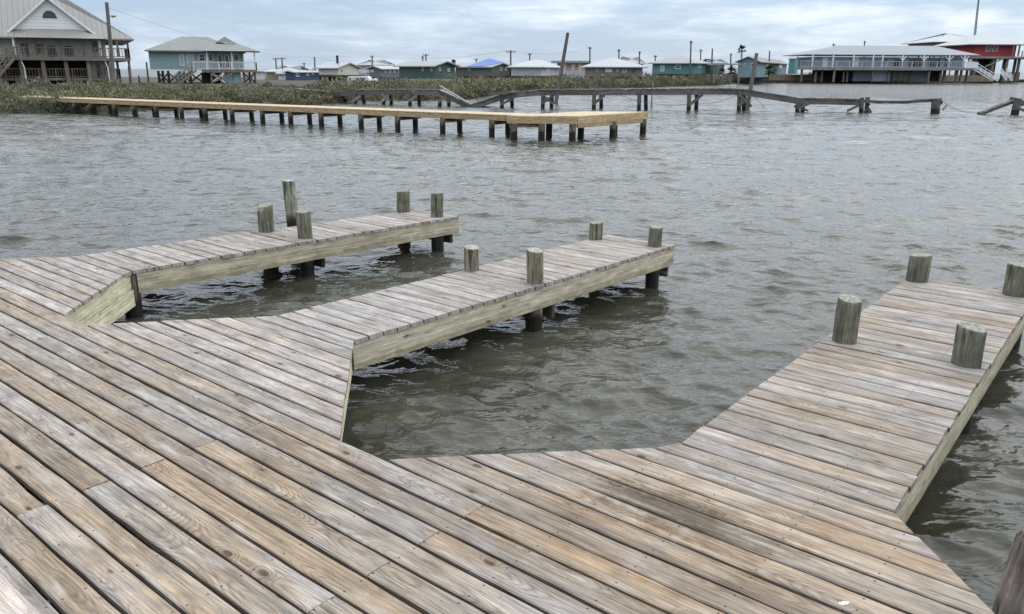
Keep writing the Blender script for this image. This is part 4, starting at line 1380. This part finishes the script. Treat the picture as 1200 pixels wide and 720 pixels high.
# --- long blue grey house on the sea wall
D = 186
h = House('stilt_house', 'long blue grey house with continuous white balcony railing above the sea wall', 'house', 951, 1128, D, 97, 80, 67.5, 0.0, depth=12)
h.wall(W_BLUEG)
h.roof(ROOFB, 54.2, ov=1.8, inset=10, ye=64.8, ova=2.4, insetR=6.5)
zf = h.z1
mb = MB(); xa, xb = pxx(935, D - 2, 80), pxx(1140, D - 2, 80)
mb.prism([(xa, D - 2.6), (xb, D - 2.6), (xb, D + 4), (xa, D + 4)], zf - 0.5, zf - .02)
mb.build('balcony_deck', OLDTOP, h.root)
railing(h.root, [(xa, D + 3), (xa, D - 2.5), (xb, D - 2.5)], zf, 1.35, PALEP, 2.8, 0.6, tw=0.09)
for (x0, x1) in ((962, 968), (998.5, 1004.5)):
    h.opening('a', x0, x1, 68, 79.5, 'door', WHITE, W_WHITE)
for (x0, x1, y0, y1) in ((1034, 1038, 69, 74), (1045, 1056, 69, 79), (1062, 1080, 69.5, 79.5), (1086, 1100, 69.5, 79.5), (1104, 1112, 69.5, 79.5)):
    h.opening('a', x0, x1, y0, y1, 'window', W_BLUEG, GLASS)
for px in (952, 976, 1000, 1023, 1034, 1057.5, 1082.5, 1112, 1130):
    mb = MB(); x_ = pxx(px, D - 2.3, 74)
    mb.box(x_, D - 2.2, (zf + h.ze) / 2 - .1, 0.24, 0.24, h.ze - zf - .1)
    if px > 1050:
        for s_ in (-1, 1): mb.beam((x_, D - 2.2, h.ze - 1.2), (x_ + s_ * 0.9, D - 2.2, h.ze - .3), 0.12, 0.14)
    mb.build('porch_post', WHITE, h.root)
for i, px in enumerate((939, 957, 966, 977, 990, 996, 1022, 1043, 1072, 1088, 1104, 1111, 1121, 1128, 1137)):
    mb = MB(); mb.box(pxx(px, D - 2, 90), D - 2.0 + (i % 3) * .8, (zf - .5) / 2 + .15, 0.4, 0.4, zf - 0.8); mb.build('stilt', BRNW if i % 2 else OLDW, h.root)
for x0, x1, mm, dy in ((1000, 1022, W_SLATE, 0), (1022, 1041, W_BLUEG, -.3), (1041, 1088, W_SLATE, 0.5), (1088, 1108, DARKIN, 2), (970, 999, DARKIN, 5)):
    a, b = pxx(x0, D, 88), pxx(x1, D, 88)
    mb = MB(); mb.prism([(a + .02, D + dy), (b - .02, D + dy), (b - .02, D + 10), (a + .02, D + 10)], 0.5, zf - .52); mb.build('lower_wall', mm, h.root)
a, b = pxx(1047, D, 88), pxx(1061, D, 88)
mb = MB()
for z in (0.8, 1.6, 2.5): mb.beam((a, D + .2, z), (b, D + .2, z), 0.3, 0.18)
for t in (0, .5, 1): mb.box(a + (b - a) * t, D + .2, 1.5, 0.2, 0.3, 2.2)
mb.build('lattice_gate', TANW, h.root)
stairs(h.root, (pxx(1141, D - 1, 80), D - 1.2, zf), (pxx(1166, D - 1, 93), D - 1.2, 0.7), 2.0, WHITE, WHITE, 12)
mb = MB(); x_ = pxx(1130, D - 2, 78); mb.box(pxx(1139, D - 2.7, 77), D - 2.75, zf + .6, 2.6, 0.1, 1.3); mb.build('balcony_panel', WHITE, h.root)
st = empty('stair_flight', (pxx(1179, D - 2), D - 2, 0.5), 'short white flight of steps alone on the sea wall below the red house', 'steps')
stairs(st, (pxx(1176, D - 2, 84), D - 2, zat(85.5, D - 2, 1175)), (pxx(1183, D - 2, 93), D - 2, 0.7), 2.0, WHITE, WHITE, 6)

# --- white hip roof behind, red house
D = 225
h = House('stilt_house', 'far house showing only its pale hipped roof above the long blue grey house', 'house', 1092, 1148, D, 95, 62, 50.5, 0, depth=16)
h.wall(W_TAUPE); h.roof(ROOFW, 39.5, ov=1.6, inset=8.5, ye=49.4, ova=1.4)
for px in (1100, 1113, 1126, 1140): h.opening('a', px, px + 8, 51, 58, 'window', WHITE, GLASS)
h.stilts(5, 2, BRNW)
D = 205
h = House('stilt_house', 'barn red house on stilts with pale hipped roof at the right edge', 'house', 1138, 1185.5, D, 96, 66.5, 53.5, 0, depth=14)
h.wall(W_RED)
h.roof(ROOFW, 38.5, ov=2.0, inset=8.2, ye=52.3, ova=2.6, insetR=5.6)
for x0 in (1150, 1158): h.opening('a', x0, x0 + 6, 54, 60.5)
h.slab('porch_deck', OLDTOP, h.z1 - .02, 0.5, 2.0, 1.2, 0, ovr=9)
railing(h.root, [(h.M.x + .5, D - 1.8), (h.M.x + 8.8, D - 1.8)], h.z1, 1.2, BRNW, 2.0, 0.3)
for px in (1187, 1194, 1203, 1212):
    mb = MB(); mb.box(pxx(px, D - 1.7, 60), D - 1.7, (h.z1 + h.ze) / 2, 0.3, 0.3, h.ze - h.z1 - .2); mb.build('porch_post', BRNW, h.root)
for i, px in enumerate((1140, 1150, 1160, 1168, 1176, 1184, 1190, 1197, 1206, 1214)):
    mb = MB(); mb.box(pxx(px, D, 80), D - 1.0 + (i % 2) * 4, h.z1 / 2, 0.5, 0.5, h.z1 - .6); mb.build('stilt', BRNW if i % 3 else OLDW, h.root)
mb = MB(); x_ = pxx(1165, D - 1.8, 72)
mb.beam((x_ - 2, D - 1.9, h.z1 - 2.4), (x_ + 2.2, D - 1.9, h.z1 - .5), 0.15, 0.3); mb.build('cross_brace', OLDTOP, h.root)
mb = MB(); mb.prism([(pxx(1160, D), D + 4), (pxx(1176, D), D + 4), (pxx(1176, D), D + 9), (pxx(1160, D), D + 9)], 0.5, h.z1 - .6); mb.build('undercroft_dark_fill', DARKIN, h.root)  # undercroft piece is a dark block painted as the shade beneath the house
mb = MB(); mb.prism([(pxx(1186, D), D + 1), (pxx(1198, D), D + 1), (pxx(1198, D), D + 5), (pxx(1186, D), D + 5)], 0.5, 2.6); mb.build('lower_wall', TANW, h.root)

# tan fence along the right shore
mb = MB()
fp = [(848, 178), (884, 184), (935, 189), (1000, 193.5), (1100, 200), (1165, 204)]
fz0 = 0.3
for (x0, D0), (x1, D1) in zip(fp[:-1], fp[1:]):
    a, b = Vector((pxx(x0, D0), D0, 0)), Vector((pxx(x1, D1), D1, 0))
    L = (b - a).length; nn = int(L / 0.45)
    for i in range(nn):
        p = a.lerp(b, (i + .5) / nn)
        hh = zat(87.6, p.y, 930) - fz0 + random.uniform(-.06, .06)
        d__ = (b - a).normalized()
        mb.rs()
        mb.box(p.x, p.y, fz0 + hh / 2, 0.43, 0.06, hh, math.atan2(d__.y, d__.x))
o = mb.build('wooden_fence', TANW); tag(o, 'tall tan board fence along the sea wall below the soft blue house', 'fence')

# campers under the cream house
def camper(label, x0, x1, y0, y1, D, wins):
    a, b = pxx(x0, D, 93), pxx(x1, D, 93); z0, z1 = zat(y1, D, (x0 + x1) / 2), zat(y0, D, (x0 + x1) / 2)
    c = empty('camper_trailer', ((a + b) / 2, D + 1.2, 0.5), label, 'camper')
    n_ = 8; prof = []
    H_ = z1 - z0
    for t in np.linspace(0, math.pi / 2, n_): prof.append((b - H_ * .45 * (1 - math.sin(t)) if False else b - H_ * .5 + H_ * .5 * math.cos(math.pi / 2 - t), z0 + H_ * .5 + H_ * .5 * math.cos(t) if False else z1 - H_ * .5 * (1 - math.sin(math.pi / 2 - t) if False else 1 - math.cos(t))))
    prof = [(a, z0), (b, z0), (b, z0 + H_ * .5), (b - H_ * .12, z0 + H_ * .8), (b - H_ * .4, z1), (a + H_ * .2, z1), (a, z1 - H_ * .2)]
    mb = MB()
    A = [Vector((p[0], D, p[1])) for p in prof]; B = [Vector((p[0], D + 2.4, p[1])) for p in prof]
    mb.face(A); mb.face(B[::-1])
    for i in range(len(A)):
        j = (i + 1) % len(A); mb.face([A[j], A[i], B[i], B[j]])
    mb.build('body', WHITE, c)
    for (u0, u1, q0, q1) in wins:
        mb = MB(); mb.box(a + (b - a) * (u0 + u1) / 2, D - .02, z0 + H_ * (q0 + q1) / 2, (b - a) * (u1 - u0), 0.05, H_ * (q1 - q0)); mb.build('window', GLASS, c)
    for u in (.3, .62):
        mb = MB(); mb.tube((a + (b - a) * u, D - .03, z0 - .05), (a + (b - a) * u, D + .25, z0 - .05), 0.36, n=14); mb.build('wheel', DARKIN, c)
    return c


camper('cream white camper trailer with dark windows parked beside the cream house', 407.5, 433, 89.6, 96.6, 131, ((.07, .15, .45, .75), (.4, .5, .45, .75), (.58, .78, .5, .75)))
camper('small plain white box trailer right of the cream camper', 435, 440.5, 92.5, 96.8, 131, ())

# ------------------------------------------------------------------ poles, mast, palms
def pole(label, x0, y0, x1, y1, D, r=0.13, arm=None, lamp=None, m_=None, name='utility_pole', cat='utility pole', group=None, n_arms=1):
    """x0,y0 top bearing, x1,y1 foot bearing"""
    t, b = at(x0, y0, D), at(x1, y1, D)
    b2 = b
    o = empty(name, tuple(b2), label, cat, group)
    mb = MB(); mb.tube(b2 - Vector((0, 0, 1.5)), t, r * 1.15, r * 0.85, 10); mb.build('shaft', m_ or OLDW, o)
    if arm:
        for i in range(n_arms):
            mb = MB(); c = t.lerp(b2, 0.06 + .07 * i); mb.beam(c + Vector((-arm / 2, -r, 0)), c + Vector((arm / 2, -r, 0)), 0.12, 0.14)
            for s_ in (-.9, .9): mb.tube(c + Vector((s_ * arm / 2, -r, .06)), c + Vector((s_ * arm / 2, -r, .28)), 0.05)
            mb.build('crossarm', OLDW, o)
    return o, t


PG = 'utility poles behind the houses'
p1, t1 = pole('tall dark utility pole with a small lamp in front of the large left house', 125, 3, 133.5, 108, 68, 0.16)
mb = MB(); c = at(126, 20, 68); mb.tube(c, c + Vector((0.45, -.1, 0.1)), 0.03); mb.tube(c + Vector((0.4, -.1, .02)), c + Vector((.75, -.1, .06)), .1, .05); mb.build('lamp', OLDTOP, p1)
pole('short bare post just right of the large left house', 151, 78, 153.5, 97, 100, 0.17, name='bare_post', cat='post')
pole('thin bare post left of the teal stilt house', 171.5, 73, 174, 97, 118, 0.13, name='bare_post', cat='post')
pole('shortest bare stub left of the teal stilt house', 162.5, 88.5, 163.5, 97, 118, 0.12, name='bare_post', cat='post')
PL_ = [('utility pole left of the pair above the tan cottage', 323, 68, 324.5, 92, 180, 1.2), ('taller utility pole of the pair above the tan cottage', 330.3, 67.5, 331.5, 92, 176, 1.6),
       ('faint short utility pole above the navy house', 356.3, 74, 356.5, 90, 220, 0.9), ('utility pole left of the cream house', 368.5, 67, 369.5, 92, 165, 0.0),
       ('utility pole above the slate blue gable', 436, 65.5, 436.5, 92, 178, 0.8), ('shorter of the two poles above the dark green roof', 495.3, 66, 495.5, 90, 190, 0.7),
       ('taller of the two poles above the dark green roof', 499, 63.3, 499.5, 90, 180, 1.2), ('small pole left of the blue tarp', 558, 69, 559, 88, 200, 0.9),
       ('pole between the tarp roof house and the light grey house', 598.5, 59, 598.5, 95, 140, 1.6), ('pole above the light grey house roof', 620.8, 62.5, 620.8, 90, 185, 0.9),
       ('pole just right of the pink row house', 691.3, 55, 691.5, 92, 165, 0.6), ('pole over the peak of the pyramid roof', 725.3, 58, 725.5, 90, 170, 0.5),
       ('pole at the right slope of the pyramid roof', 749.5, 60.5, 749.3, 92, 165, 0.4), ('faint pole left of the turquoise roof', 768, 65, 768, 90, 190, 0.8),
       ('tallest pole above the turquoise house', 809.8, 48, 809, 90, 150, 0.5), ('thin pole right of the turquoise roof ridge', 821.3, 58, 820.8, 90, 190, 0.7),
       ('pole over the carport left end', 834.8, 57, 834, 90, 160, 0.0), ('pole left of the palm tree', 856.5, 63, 856.3, 90, 180, 0.5),
       ('slanting pole above the soft blue roof', 902, 59.5, 900.8, 90, 185, 0.0), ('pole above the middle of the long blue grey roof', 1013.3, 48, 1012.5, 85, 215, 0.6),
       ('pole left of the long blue grey roof hip', 977, 51, 975.8, 85, 215, 1.0)]
tops = {}
for lab, x0, y0, x1, y1, D, arm in PL_:
    o, t = pole(lab, x0, y0, x1, y1, D, 0.16 if D > 150 else 0.15, arm or None, group=PG)
    tops[lab] = t
# wires
def wire(label, pts, sag, r=0.022):
    mb = MB()
    for a, b in zip(pts[:-1], pts[1:]):
        k = 14
        P_ = [a.lerp(b, i / k) - Vector((0, 0, sag * 4 * (i / k) * (1 - i / k))) for i in range(k + 1)]
        for p, q in zip(P_[:-1], P_[1:]): mb.tube(p, q, r, r, 5, cap=False)
    o = mb.build('power_line', OLDW)
    return tag(o, label, 'power line')


tl = [tops['utility pole left of the cream house'], tops['utility pole above the slate blue gable'], tops['pole between the tarp roof house and the light grey house'], tops['pole just right of the pink row house']]
wire('thin power line sloping from the tall dark left pole towards the cream house', [at(126, 9, 68), tl[0]], 1.2, 0.009)
wire('thin power line running between the cream house and the pink row house', tl, 1.0, 0.014)

pole('weathered grey pole leaning far to the right behind the old pier', 665.5, 38.5, 650.5, 106, 66, 0.15, name='leaning_pole', cat='pole')
pole('shorter grey pole leaning right beside the old pier near the tan fence', 886.8, 62.5, 877, 107, 58, 0.14, name='leaning_pole', cat='pole')
pole('tiny pale stake at the old pier below the turquoise house', 765, 95.5, 764.5, 104, 60, 0.06, m_=OLDTOP, name='stake', cat='stake')

# radio mast: thin lattice
mast = empty('radio_mast', tuple(at(1142.5, 46, 260)), 'thin pale lattice radio mast rising behind the red house', 'mast')
mb = MB()
t, b = at(1147.5, -6, 260), at(1141.8, 60, 260)
for s_ in (-.28, .28):
    for q in (-.2, .2): mb.tube(b + Vector((s_, q, -8)), t + Vector((s_ * .5, q * .5, 0)), 0.09, n=6)
for i in range(26):
    p, q = b.lerp(t, i / 26), b.lerp(t, (i + 1) / 26)
    s_ = .28 if i % 2 else -.28
    mb.tube(p + Vector((s_, 0, 0)), q - Vector((s_, 0, 0)), 0.06, n=5)
mb.build('lattice', ROOFP, mast)


def palm(label, cx, cy, D, rpx, trunk_y=None, n_=26, name='palm_tree', droop=0.9, seed=1):
    c = at(cx, cy, D); rad = rpx / F_PX * D
    rnd = random.Random(seed)
    base = Vector((c.x, c.y, 0.4)) if trunk_y else Vector((c.x, c.y, 0.4))
    o = empty(name, tuple(base), label, 'palm')
    if trunk_y:
        mb = MB()
        pts = [base, base.lerp(c, .5) + Vector((.1, 0, 0)), c]
        for p, q in zip(pts[:-1], pts[1:]): mb.tube(p, q, 0.2, 0.17, 9)
        mb.build('trunk', OLDTOP, o)
    mb = MB()
    for i in range(n_):
        az = rnd.uniform(0, 6.28); el = rnd.uniform(-0.6, 1.35)
        d_ = Vector((math.cos(az) * math.cos(el), math.sin(az) * math.cos(el), math.sin(el)))
        Lf = rad * rnd.uniform(0.75, 1.1); side = d_.cross(Vector((0, 0, 1))).normalized()
        tip = c + d_ * Lf
        # fan of leaflets at the end of a stalk
        st_ = c + d_ * Lf * 0.35
        mb.seed = (rnd.random(), rnd.random(), rnd.random())
        mb.face([c - side * .03, c + side * .03, st_ + side * .03, st_ - side * .03])
        for k in range(-4, 5):
            a = k * 0.24
            dirl = (d_ * math.cos(a) + side * math.sin(a))
            e = st_ + dirl * Lf * 0.62 - Vector((0, 0, droop * Lf * 0.12 * abs(k) / 2))
            wv = side * math.cos(a) - d_ * math.sin(a)
            mb.face([st_, st_.lerp(e, .5) + wv * Lf * .055, e, st_.lerp(e, .5) - wv * Lf * .055])
    mb.build('crown' if trunk_y else 'fronds', PALM, o)
    return o


palm('single palm tree with thin trunk rising behind the soft blue house', 869.5, 58.5, 178, 6.5, True, 34, seed=2)
palm('dark fan palm shrub in front of the soft blue wing', 903, 83, 160, 9, None, 30, 'palm_shrub', seed=3)
palm('dark fan palm shrub under the carport', 857, 84, 147, 8, None, 30, 'palm_shrub', seed=4)
palm('small dark fan palm shrub at the left end of the carport', 846, 85, 146, 6, None, 24, 'palm_shrub', seed=5)
palm('dark bushy treetop beside the dark green gable', 531.5, 74, 150, 4.5, True, 34, 'palm_tree', seed=6)

# ------------------------------------------------------------------ new yellow pier
pier = empty('new_pier', (-8, 37, 0), 'long new yellow timber pier with a wide platform at its end', 'pier')
ZW = 0.86
w0, w1 = Vector((-31.5, 51.57, 0)), Vector((1.0, 31.46, 0))
dw = (w1 - w0).normalized(); nw = Vector((-dw.y, dw.x, 0))
if nw.y < 0: nw = -nw
WW = 1.35
Lw = (w1 - w0).length
mb = MB()
pb = 0.15
k = int(Lw / pb)
for i in range(k):
    a, b = w0 + dw * (i * pb), w0 + dw * ((i + .94) * pb)
    zj = ZW + random.uniform(-.002, .002) + 0.05 * math.sin(i * 0.02)* 0
    e0, e1 = -nw * 0.04, nw * (WW + 0.04)
    V_ = lambda p, z: Vector((p.x, p.y, z))
    mb.hexa([V_(a + e0, zj - .035), V_(b + e0, zj - .035), V_(b + e1, zj - .035), V_(a + e1, zj - .035), V_(a + e0, zj), V_(b + e0, zj), V_(b + e1, zj), V_(a + e1, zj)])
mb.build('walkway_decking', NEWW, pier)
for off in (0.0, WW):
    seg = 4.2; s0 = 0.0
    mb = MB()
    while s0 < Lw:
        s1 = min(s0 + seg - 0.01, Lw)
        a, b = w0 + dw * s0 + nw * off, w0 + dw * s1 + nw * off
        mb.beam((a.x, a.y, ZW - .14), (b.x, b.y, ZW - .14), 0.05, 0.2)
        s0 += seg
    mb.build('side_beam', NEWF, pier)
near_px = [(86, 133), (106, 134), (130, 135.8), (152.5, 137), (179, 138.4), (209, 140), (236, 141.6), (267.5, 143.3), (302.5, 145.3), (337, 147), (372.5, 149), (420, 151.5), (464.5, 153.7), (517, 156.6), (572.5, 160)]
for (x, y) in near_px:
    p = flat(x, y, 0)
    s_ = (p - w0).dot(dw)
    for off in (0.06, WW - 0.06):
        q = w0 + dw * s_ + nw * off
        mb = MB(); mb.tube((q.x, q.y, -1), (q.x, q.y, ZW - .2), 0.12, 0.12, 12); mb.build('piling', PILEN, pier)
    a, b = w0 + dw * (s_ + .15) + nw * -.12, w0 + dw * (s_ + .15) + nw * (WW + .12)
    mb = MB(); mb.beam((a.x, a.y, ZW - .32), (b.x, b.y, ZW - .32), 0.07, 0.17); mb.build('cross_beam', PILEN if False else BRNW, pier)
# platform
F_, L_, R_ = Vector((2.42, 30.35, 0)), Vector((-0.22, 30.5, 0)), Vector((5.66, 33.95, 0))
B_ = L_ + R_ - F_
ZP = 0.92
mb = MB()
k = int((R_ - F_).length / 0.15)
for i in range(k):
    t0, t1 = i / k, (i + .94) / k
    a, b, c, d_ = L_.lerp(B_, t0), F_.lerp(R_, t0), F_.lerp(R_, t1), L_.lerp(B_, t1)
    z = Vector((0, 0, ZP)); y = Vector((0, 0, ZP - .035))
    mb.hexa([a + y, b + y, c + y, d_ + y, a + z, b + z, c + z, d_ + z])
mb.build('platform_decking', NEWW, pier)
cen = (L_ + R_) / 2
mb = MB()
sh = lambda p, k=0.995: cen + (p - cen) * k
for a, b in ((L_, F_), (F_, R_), (R_, B_), (B_, L_)):
    a, b = sh(a), sh(b)
    mb.beam((a.x, a.y, ZP - .16), (b.x, b.y, ZP - .16), 0.05, 0.245)
mb.build('platform_fascia', NEWF, pier)
mb = MB()
a, b = sh(F_, .97), sh(R_, .97)
mb.beam((a.x, a.y, ZP - .36), (b.x, b.y, ZP - .36), 0.08, 0.15)
mb.build('cross_beam', NEWF, pier)
mb = MB(); a, b = sh(L_, .97), sh(F_, .8).lerp(sh(L_, .97), .5); mb.beam((a.x, a.y, ZP - .36), (b.x, b.y, ZP - .36), 0.08, 0.15); mb.build('cross_beam', BRNW, pier)
for a, b, ts in ((L_, F_, (.06, .47, .93)), (F_, R_, (.5, .97)), (L_, B_, (.5, .95)), (B_, R_, (.5,))):
    for t_ in ts:
        p = sh(a.lerp(b, t_), .96)
        mb = MB(); mb.tube((p.x, p.y, -1), (p.x, p.y, ZP - .28), 0.135, 0.13, 12); mb.build('piling', PILEN, pier)
p = L_.lerp(R_, .5)
mb = MB(); mb.tube((p.x, p.y, -1), (p.x, p.y, ZP - .1), 0.13, 0.13, 12); mb.build('piling', PILEN, pier)

# ------------------------------------------------------------------ old broken pier
old = empty('broken_pier', (0, 58, 0), 'old grey timber pier, collapsed in the middle and sagging towards its right end', 'pier')
def dep(x):      # distance of the pier line from the viewer
    return float(np.interp(x, [340, 395, 416, 480, 555, 600, 700, 810, 935, 1097, 1200], [67, 65.5, 63.5, 61, 59.3, 58.2, 56.6, 54.8, 53.6, 52.0, 51.2]))


def section(pts, wdt=1.25, th=0.08, stringer=0.32, m_top=OLDW, m_s=OLDW, gap=False, parent=None):
    for (x0, y0), (x1, y1) in zip(pts[:-1], pts[1:]):
        a, b = at(x0, y0, dep(x0)), at(x1, y1, dep(x1))
        mb = MB()
        L = (b - a).length; d_ = (b - a).normalized()
        kk = max(2, int(L / 0.19))
        bk = Vector((0.12, wdt, 0)); 
        for i in range(kk):
            if random.random() < 0.06 and kk > 6: continue
            p, q = a.lerp(b, i / kk), a.lerp(b, (i + .92) / kk)
            j = Vector((0, random.uniform(-.07, .07), random.uniform(-.012, .012)))
            t_ = Vector((0, 0, th))
            mb.hexa([p + j - t_, q + j - t_, q + bk + j - t_, p + bk + j - t_, p + j, q + j, q + bk + j, p + bk + j])
        o_ = mb.build('deck_section', m_top, parent or old)
        for off in (0.06, wdt - 0.06):
            mb = MB(); f_ = Vector((0.12 * off / wdt, off, -th - stringer / 2 - .004))
            mb.beam(a + f_, b + f_, 0.07, stringer); mb.build('stringer', m_s, o_)


section([(347, 104), (385, 107.5)], 0.9, 0.05, 0.1, OLDTOP)
section([(388, 108.3), (416, 105.3), (449, 104.9), (480, 104.9), (514, 105)])
section([(515, 105.3), (551, 122.3)], m_top=OLDTOP)
section([(550, 123.2), (587.5, 111)])
section([(587.5, 111), (610, 107.3), (636, 105), (696, 105), (749, 104.4), (810, 104), (848, 103.8), (870, 104.3), (878, 105.4)])
section([(878, 105.6), (912, 110.8), (938, 115.2)])
section([(938, 115.2), (975, 115.4), (1010, 116.2)])
section([(1010, 116.8), (1030, 118.3), (1060, 118.4), (1104, 115.3)], 0.8, 0.06, 0.12)
mb = MB(); a, b = at(515, 100.5, 60), at(549, 121, 59); mb.beam(a, b, 0.25, 0.06); a, b = at(559, 109.8, 58.5), at(600, 106.8, 58.5)
mb.build('fallen_plank', OLDTOP, old)
mb = MB(); a, b = at(575, 110.4, 58.8), at(602, 107, 58); mb.beam(a, b, 0.7, 0.05); mb.build('loose_boards', OLDTOP, old)
bents = [(395, 121, 404, 107.5), (416, 122.3, 427, 106), (449, 122.8, 459, 105.5), (480, 123.4, 490.5, 105.5), (515, 124, 526.5, 106), (588, 126, 601, 111), (636, 126.5, 646, 106), (696, 128, 705.5, 105.5),
         (749, 128.3, 758, 105), (807.5, 130, 816, 104.5), (866.5, 130.6, 873, 104.6), (935, 131.2, 942, 115.5), (1010, 132, 1016, 112), (1096.6, 133.5, 1098.5, 113)]
for i, (x, y, x2, yt) in enumerate(bents):
    D0 = dep(x)
    a0, a1 = at(x, y, D0), at(x + 0.4, yt + 1.5, D0)
    b0, b1 = at(x2, y - 0.4, D0 + 1.15), at(x2 - (1.2 if i % 3 else -1.0), yt + 1, D0 + 1.15)
    rr_ = 0.15 if i < 13 else 0.26
    for p, q in ((a0, a1), (b0, b1)):
        mb = MB(); mb.tube(Vector((p.x, p.y, -1)), q - Vector((0, 0, .05)), rr_, rr_ * .92, 10); mb.build('piling', PILEF, old)
    if i < 12 and i != 8:
        mb = MB()
        h0, h1 = a0.lerp(a1, .25) + Vector((0, -.05, 0)), b0.lerp(b1, .8) + Vector((0, -.1, 0))
        mb.beam(h0 + Vector((-.1, -.15, 0)), h1 + Vector((.1, -1.15, 0)), 0.06, 0.18)
        if i % 2 == 0 and i > 0:
            mb.beam(a0.lerp(a1, .8) + Vector((-.1, -.25, 0)), b0.lerp(b1, .25) + Vector((.1, -1.25, 0)), 0.06, 0.18)
        mb.build('cross_brace', OLDTOP if i < 5 else OLDW, old)
    if i in (11, 12, 13):
        mb = MB(); c = a0.lerp(b0, .5); z_ = a1.z - .35
        rnd = random.Random(i)
        for _ in range(5):
            p = Vector((c.x + rnd.uniform(-.2, .45), c.y - .1, z_ - rnd.uniform(0, .5))); mb.beam(p, p + Vector((rnd.uniform(-.4, .4), rnd.uniform(-.3, .3), rnd.uniform(-.5, .3))), 0.09, 0.12)
        mb.build('split_timber', OLDTOP, old)
mb = MB(); mb.beam(at(993, 130, 52.5), at(1010, 122, 53), 0.09, 0.14); mb.build('fallen_plank', OLDW, old)
def cable(x0, y0, x1, y1, s_):
    mb = MB(); a, b = at(x0, y0, dep(x0) + .3), at(x1, y1, dep(x1) + .3)
    P_ = [a.lerp(b, i / 14) - Vector((0, 0, s_ * 4 * (i / 14) * (1 - i / 14))) for i in range(15)]
    for p, q in zip(P_[:-1], P_[1:]): mb.tube(p, q, 0.013, n=6, cap=False)
    mb.build('hanging_cable', OLDW, old)


cable(722, 110, 808, 122.5, 0.3); cable(818, 121.5, 866, 110.5, 0.2); cable(878, 110, 897, 128, -.1)
cable(1105, 119, 1149, 132, 0.25)
rem = empty('pier_remnant', tuple(flat(1190, 135, 0)), 'broken remnant of the old pier, one post with slanting planks at the right edge', 'pier remnant')
section([(1149.5, 132.5), (1168, 125.3), (1191, 116.5)], 0.6, 0.06, 0.14, parent=rem)
section([(1191, 114.6), (1206, 120.8)], 0.9, 0.07, 0.2, parent=rem)
mb = MB(); p = at(1188.5, 134.8, 51.2); mb.tube((p.x, p.y, -1), (p.x + .05, p.y, 1.0), 0.24, 0.22, 10); mb.build('piling', PILEF, rem)
mb = MB(); mb.beam(at(1193, 127, 51), at(1206, 132, 51), 0.1, 0.15); mb.build('fallen_plank', OLDW, rem)
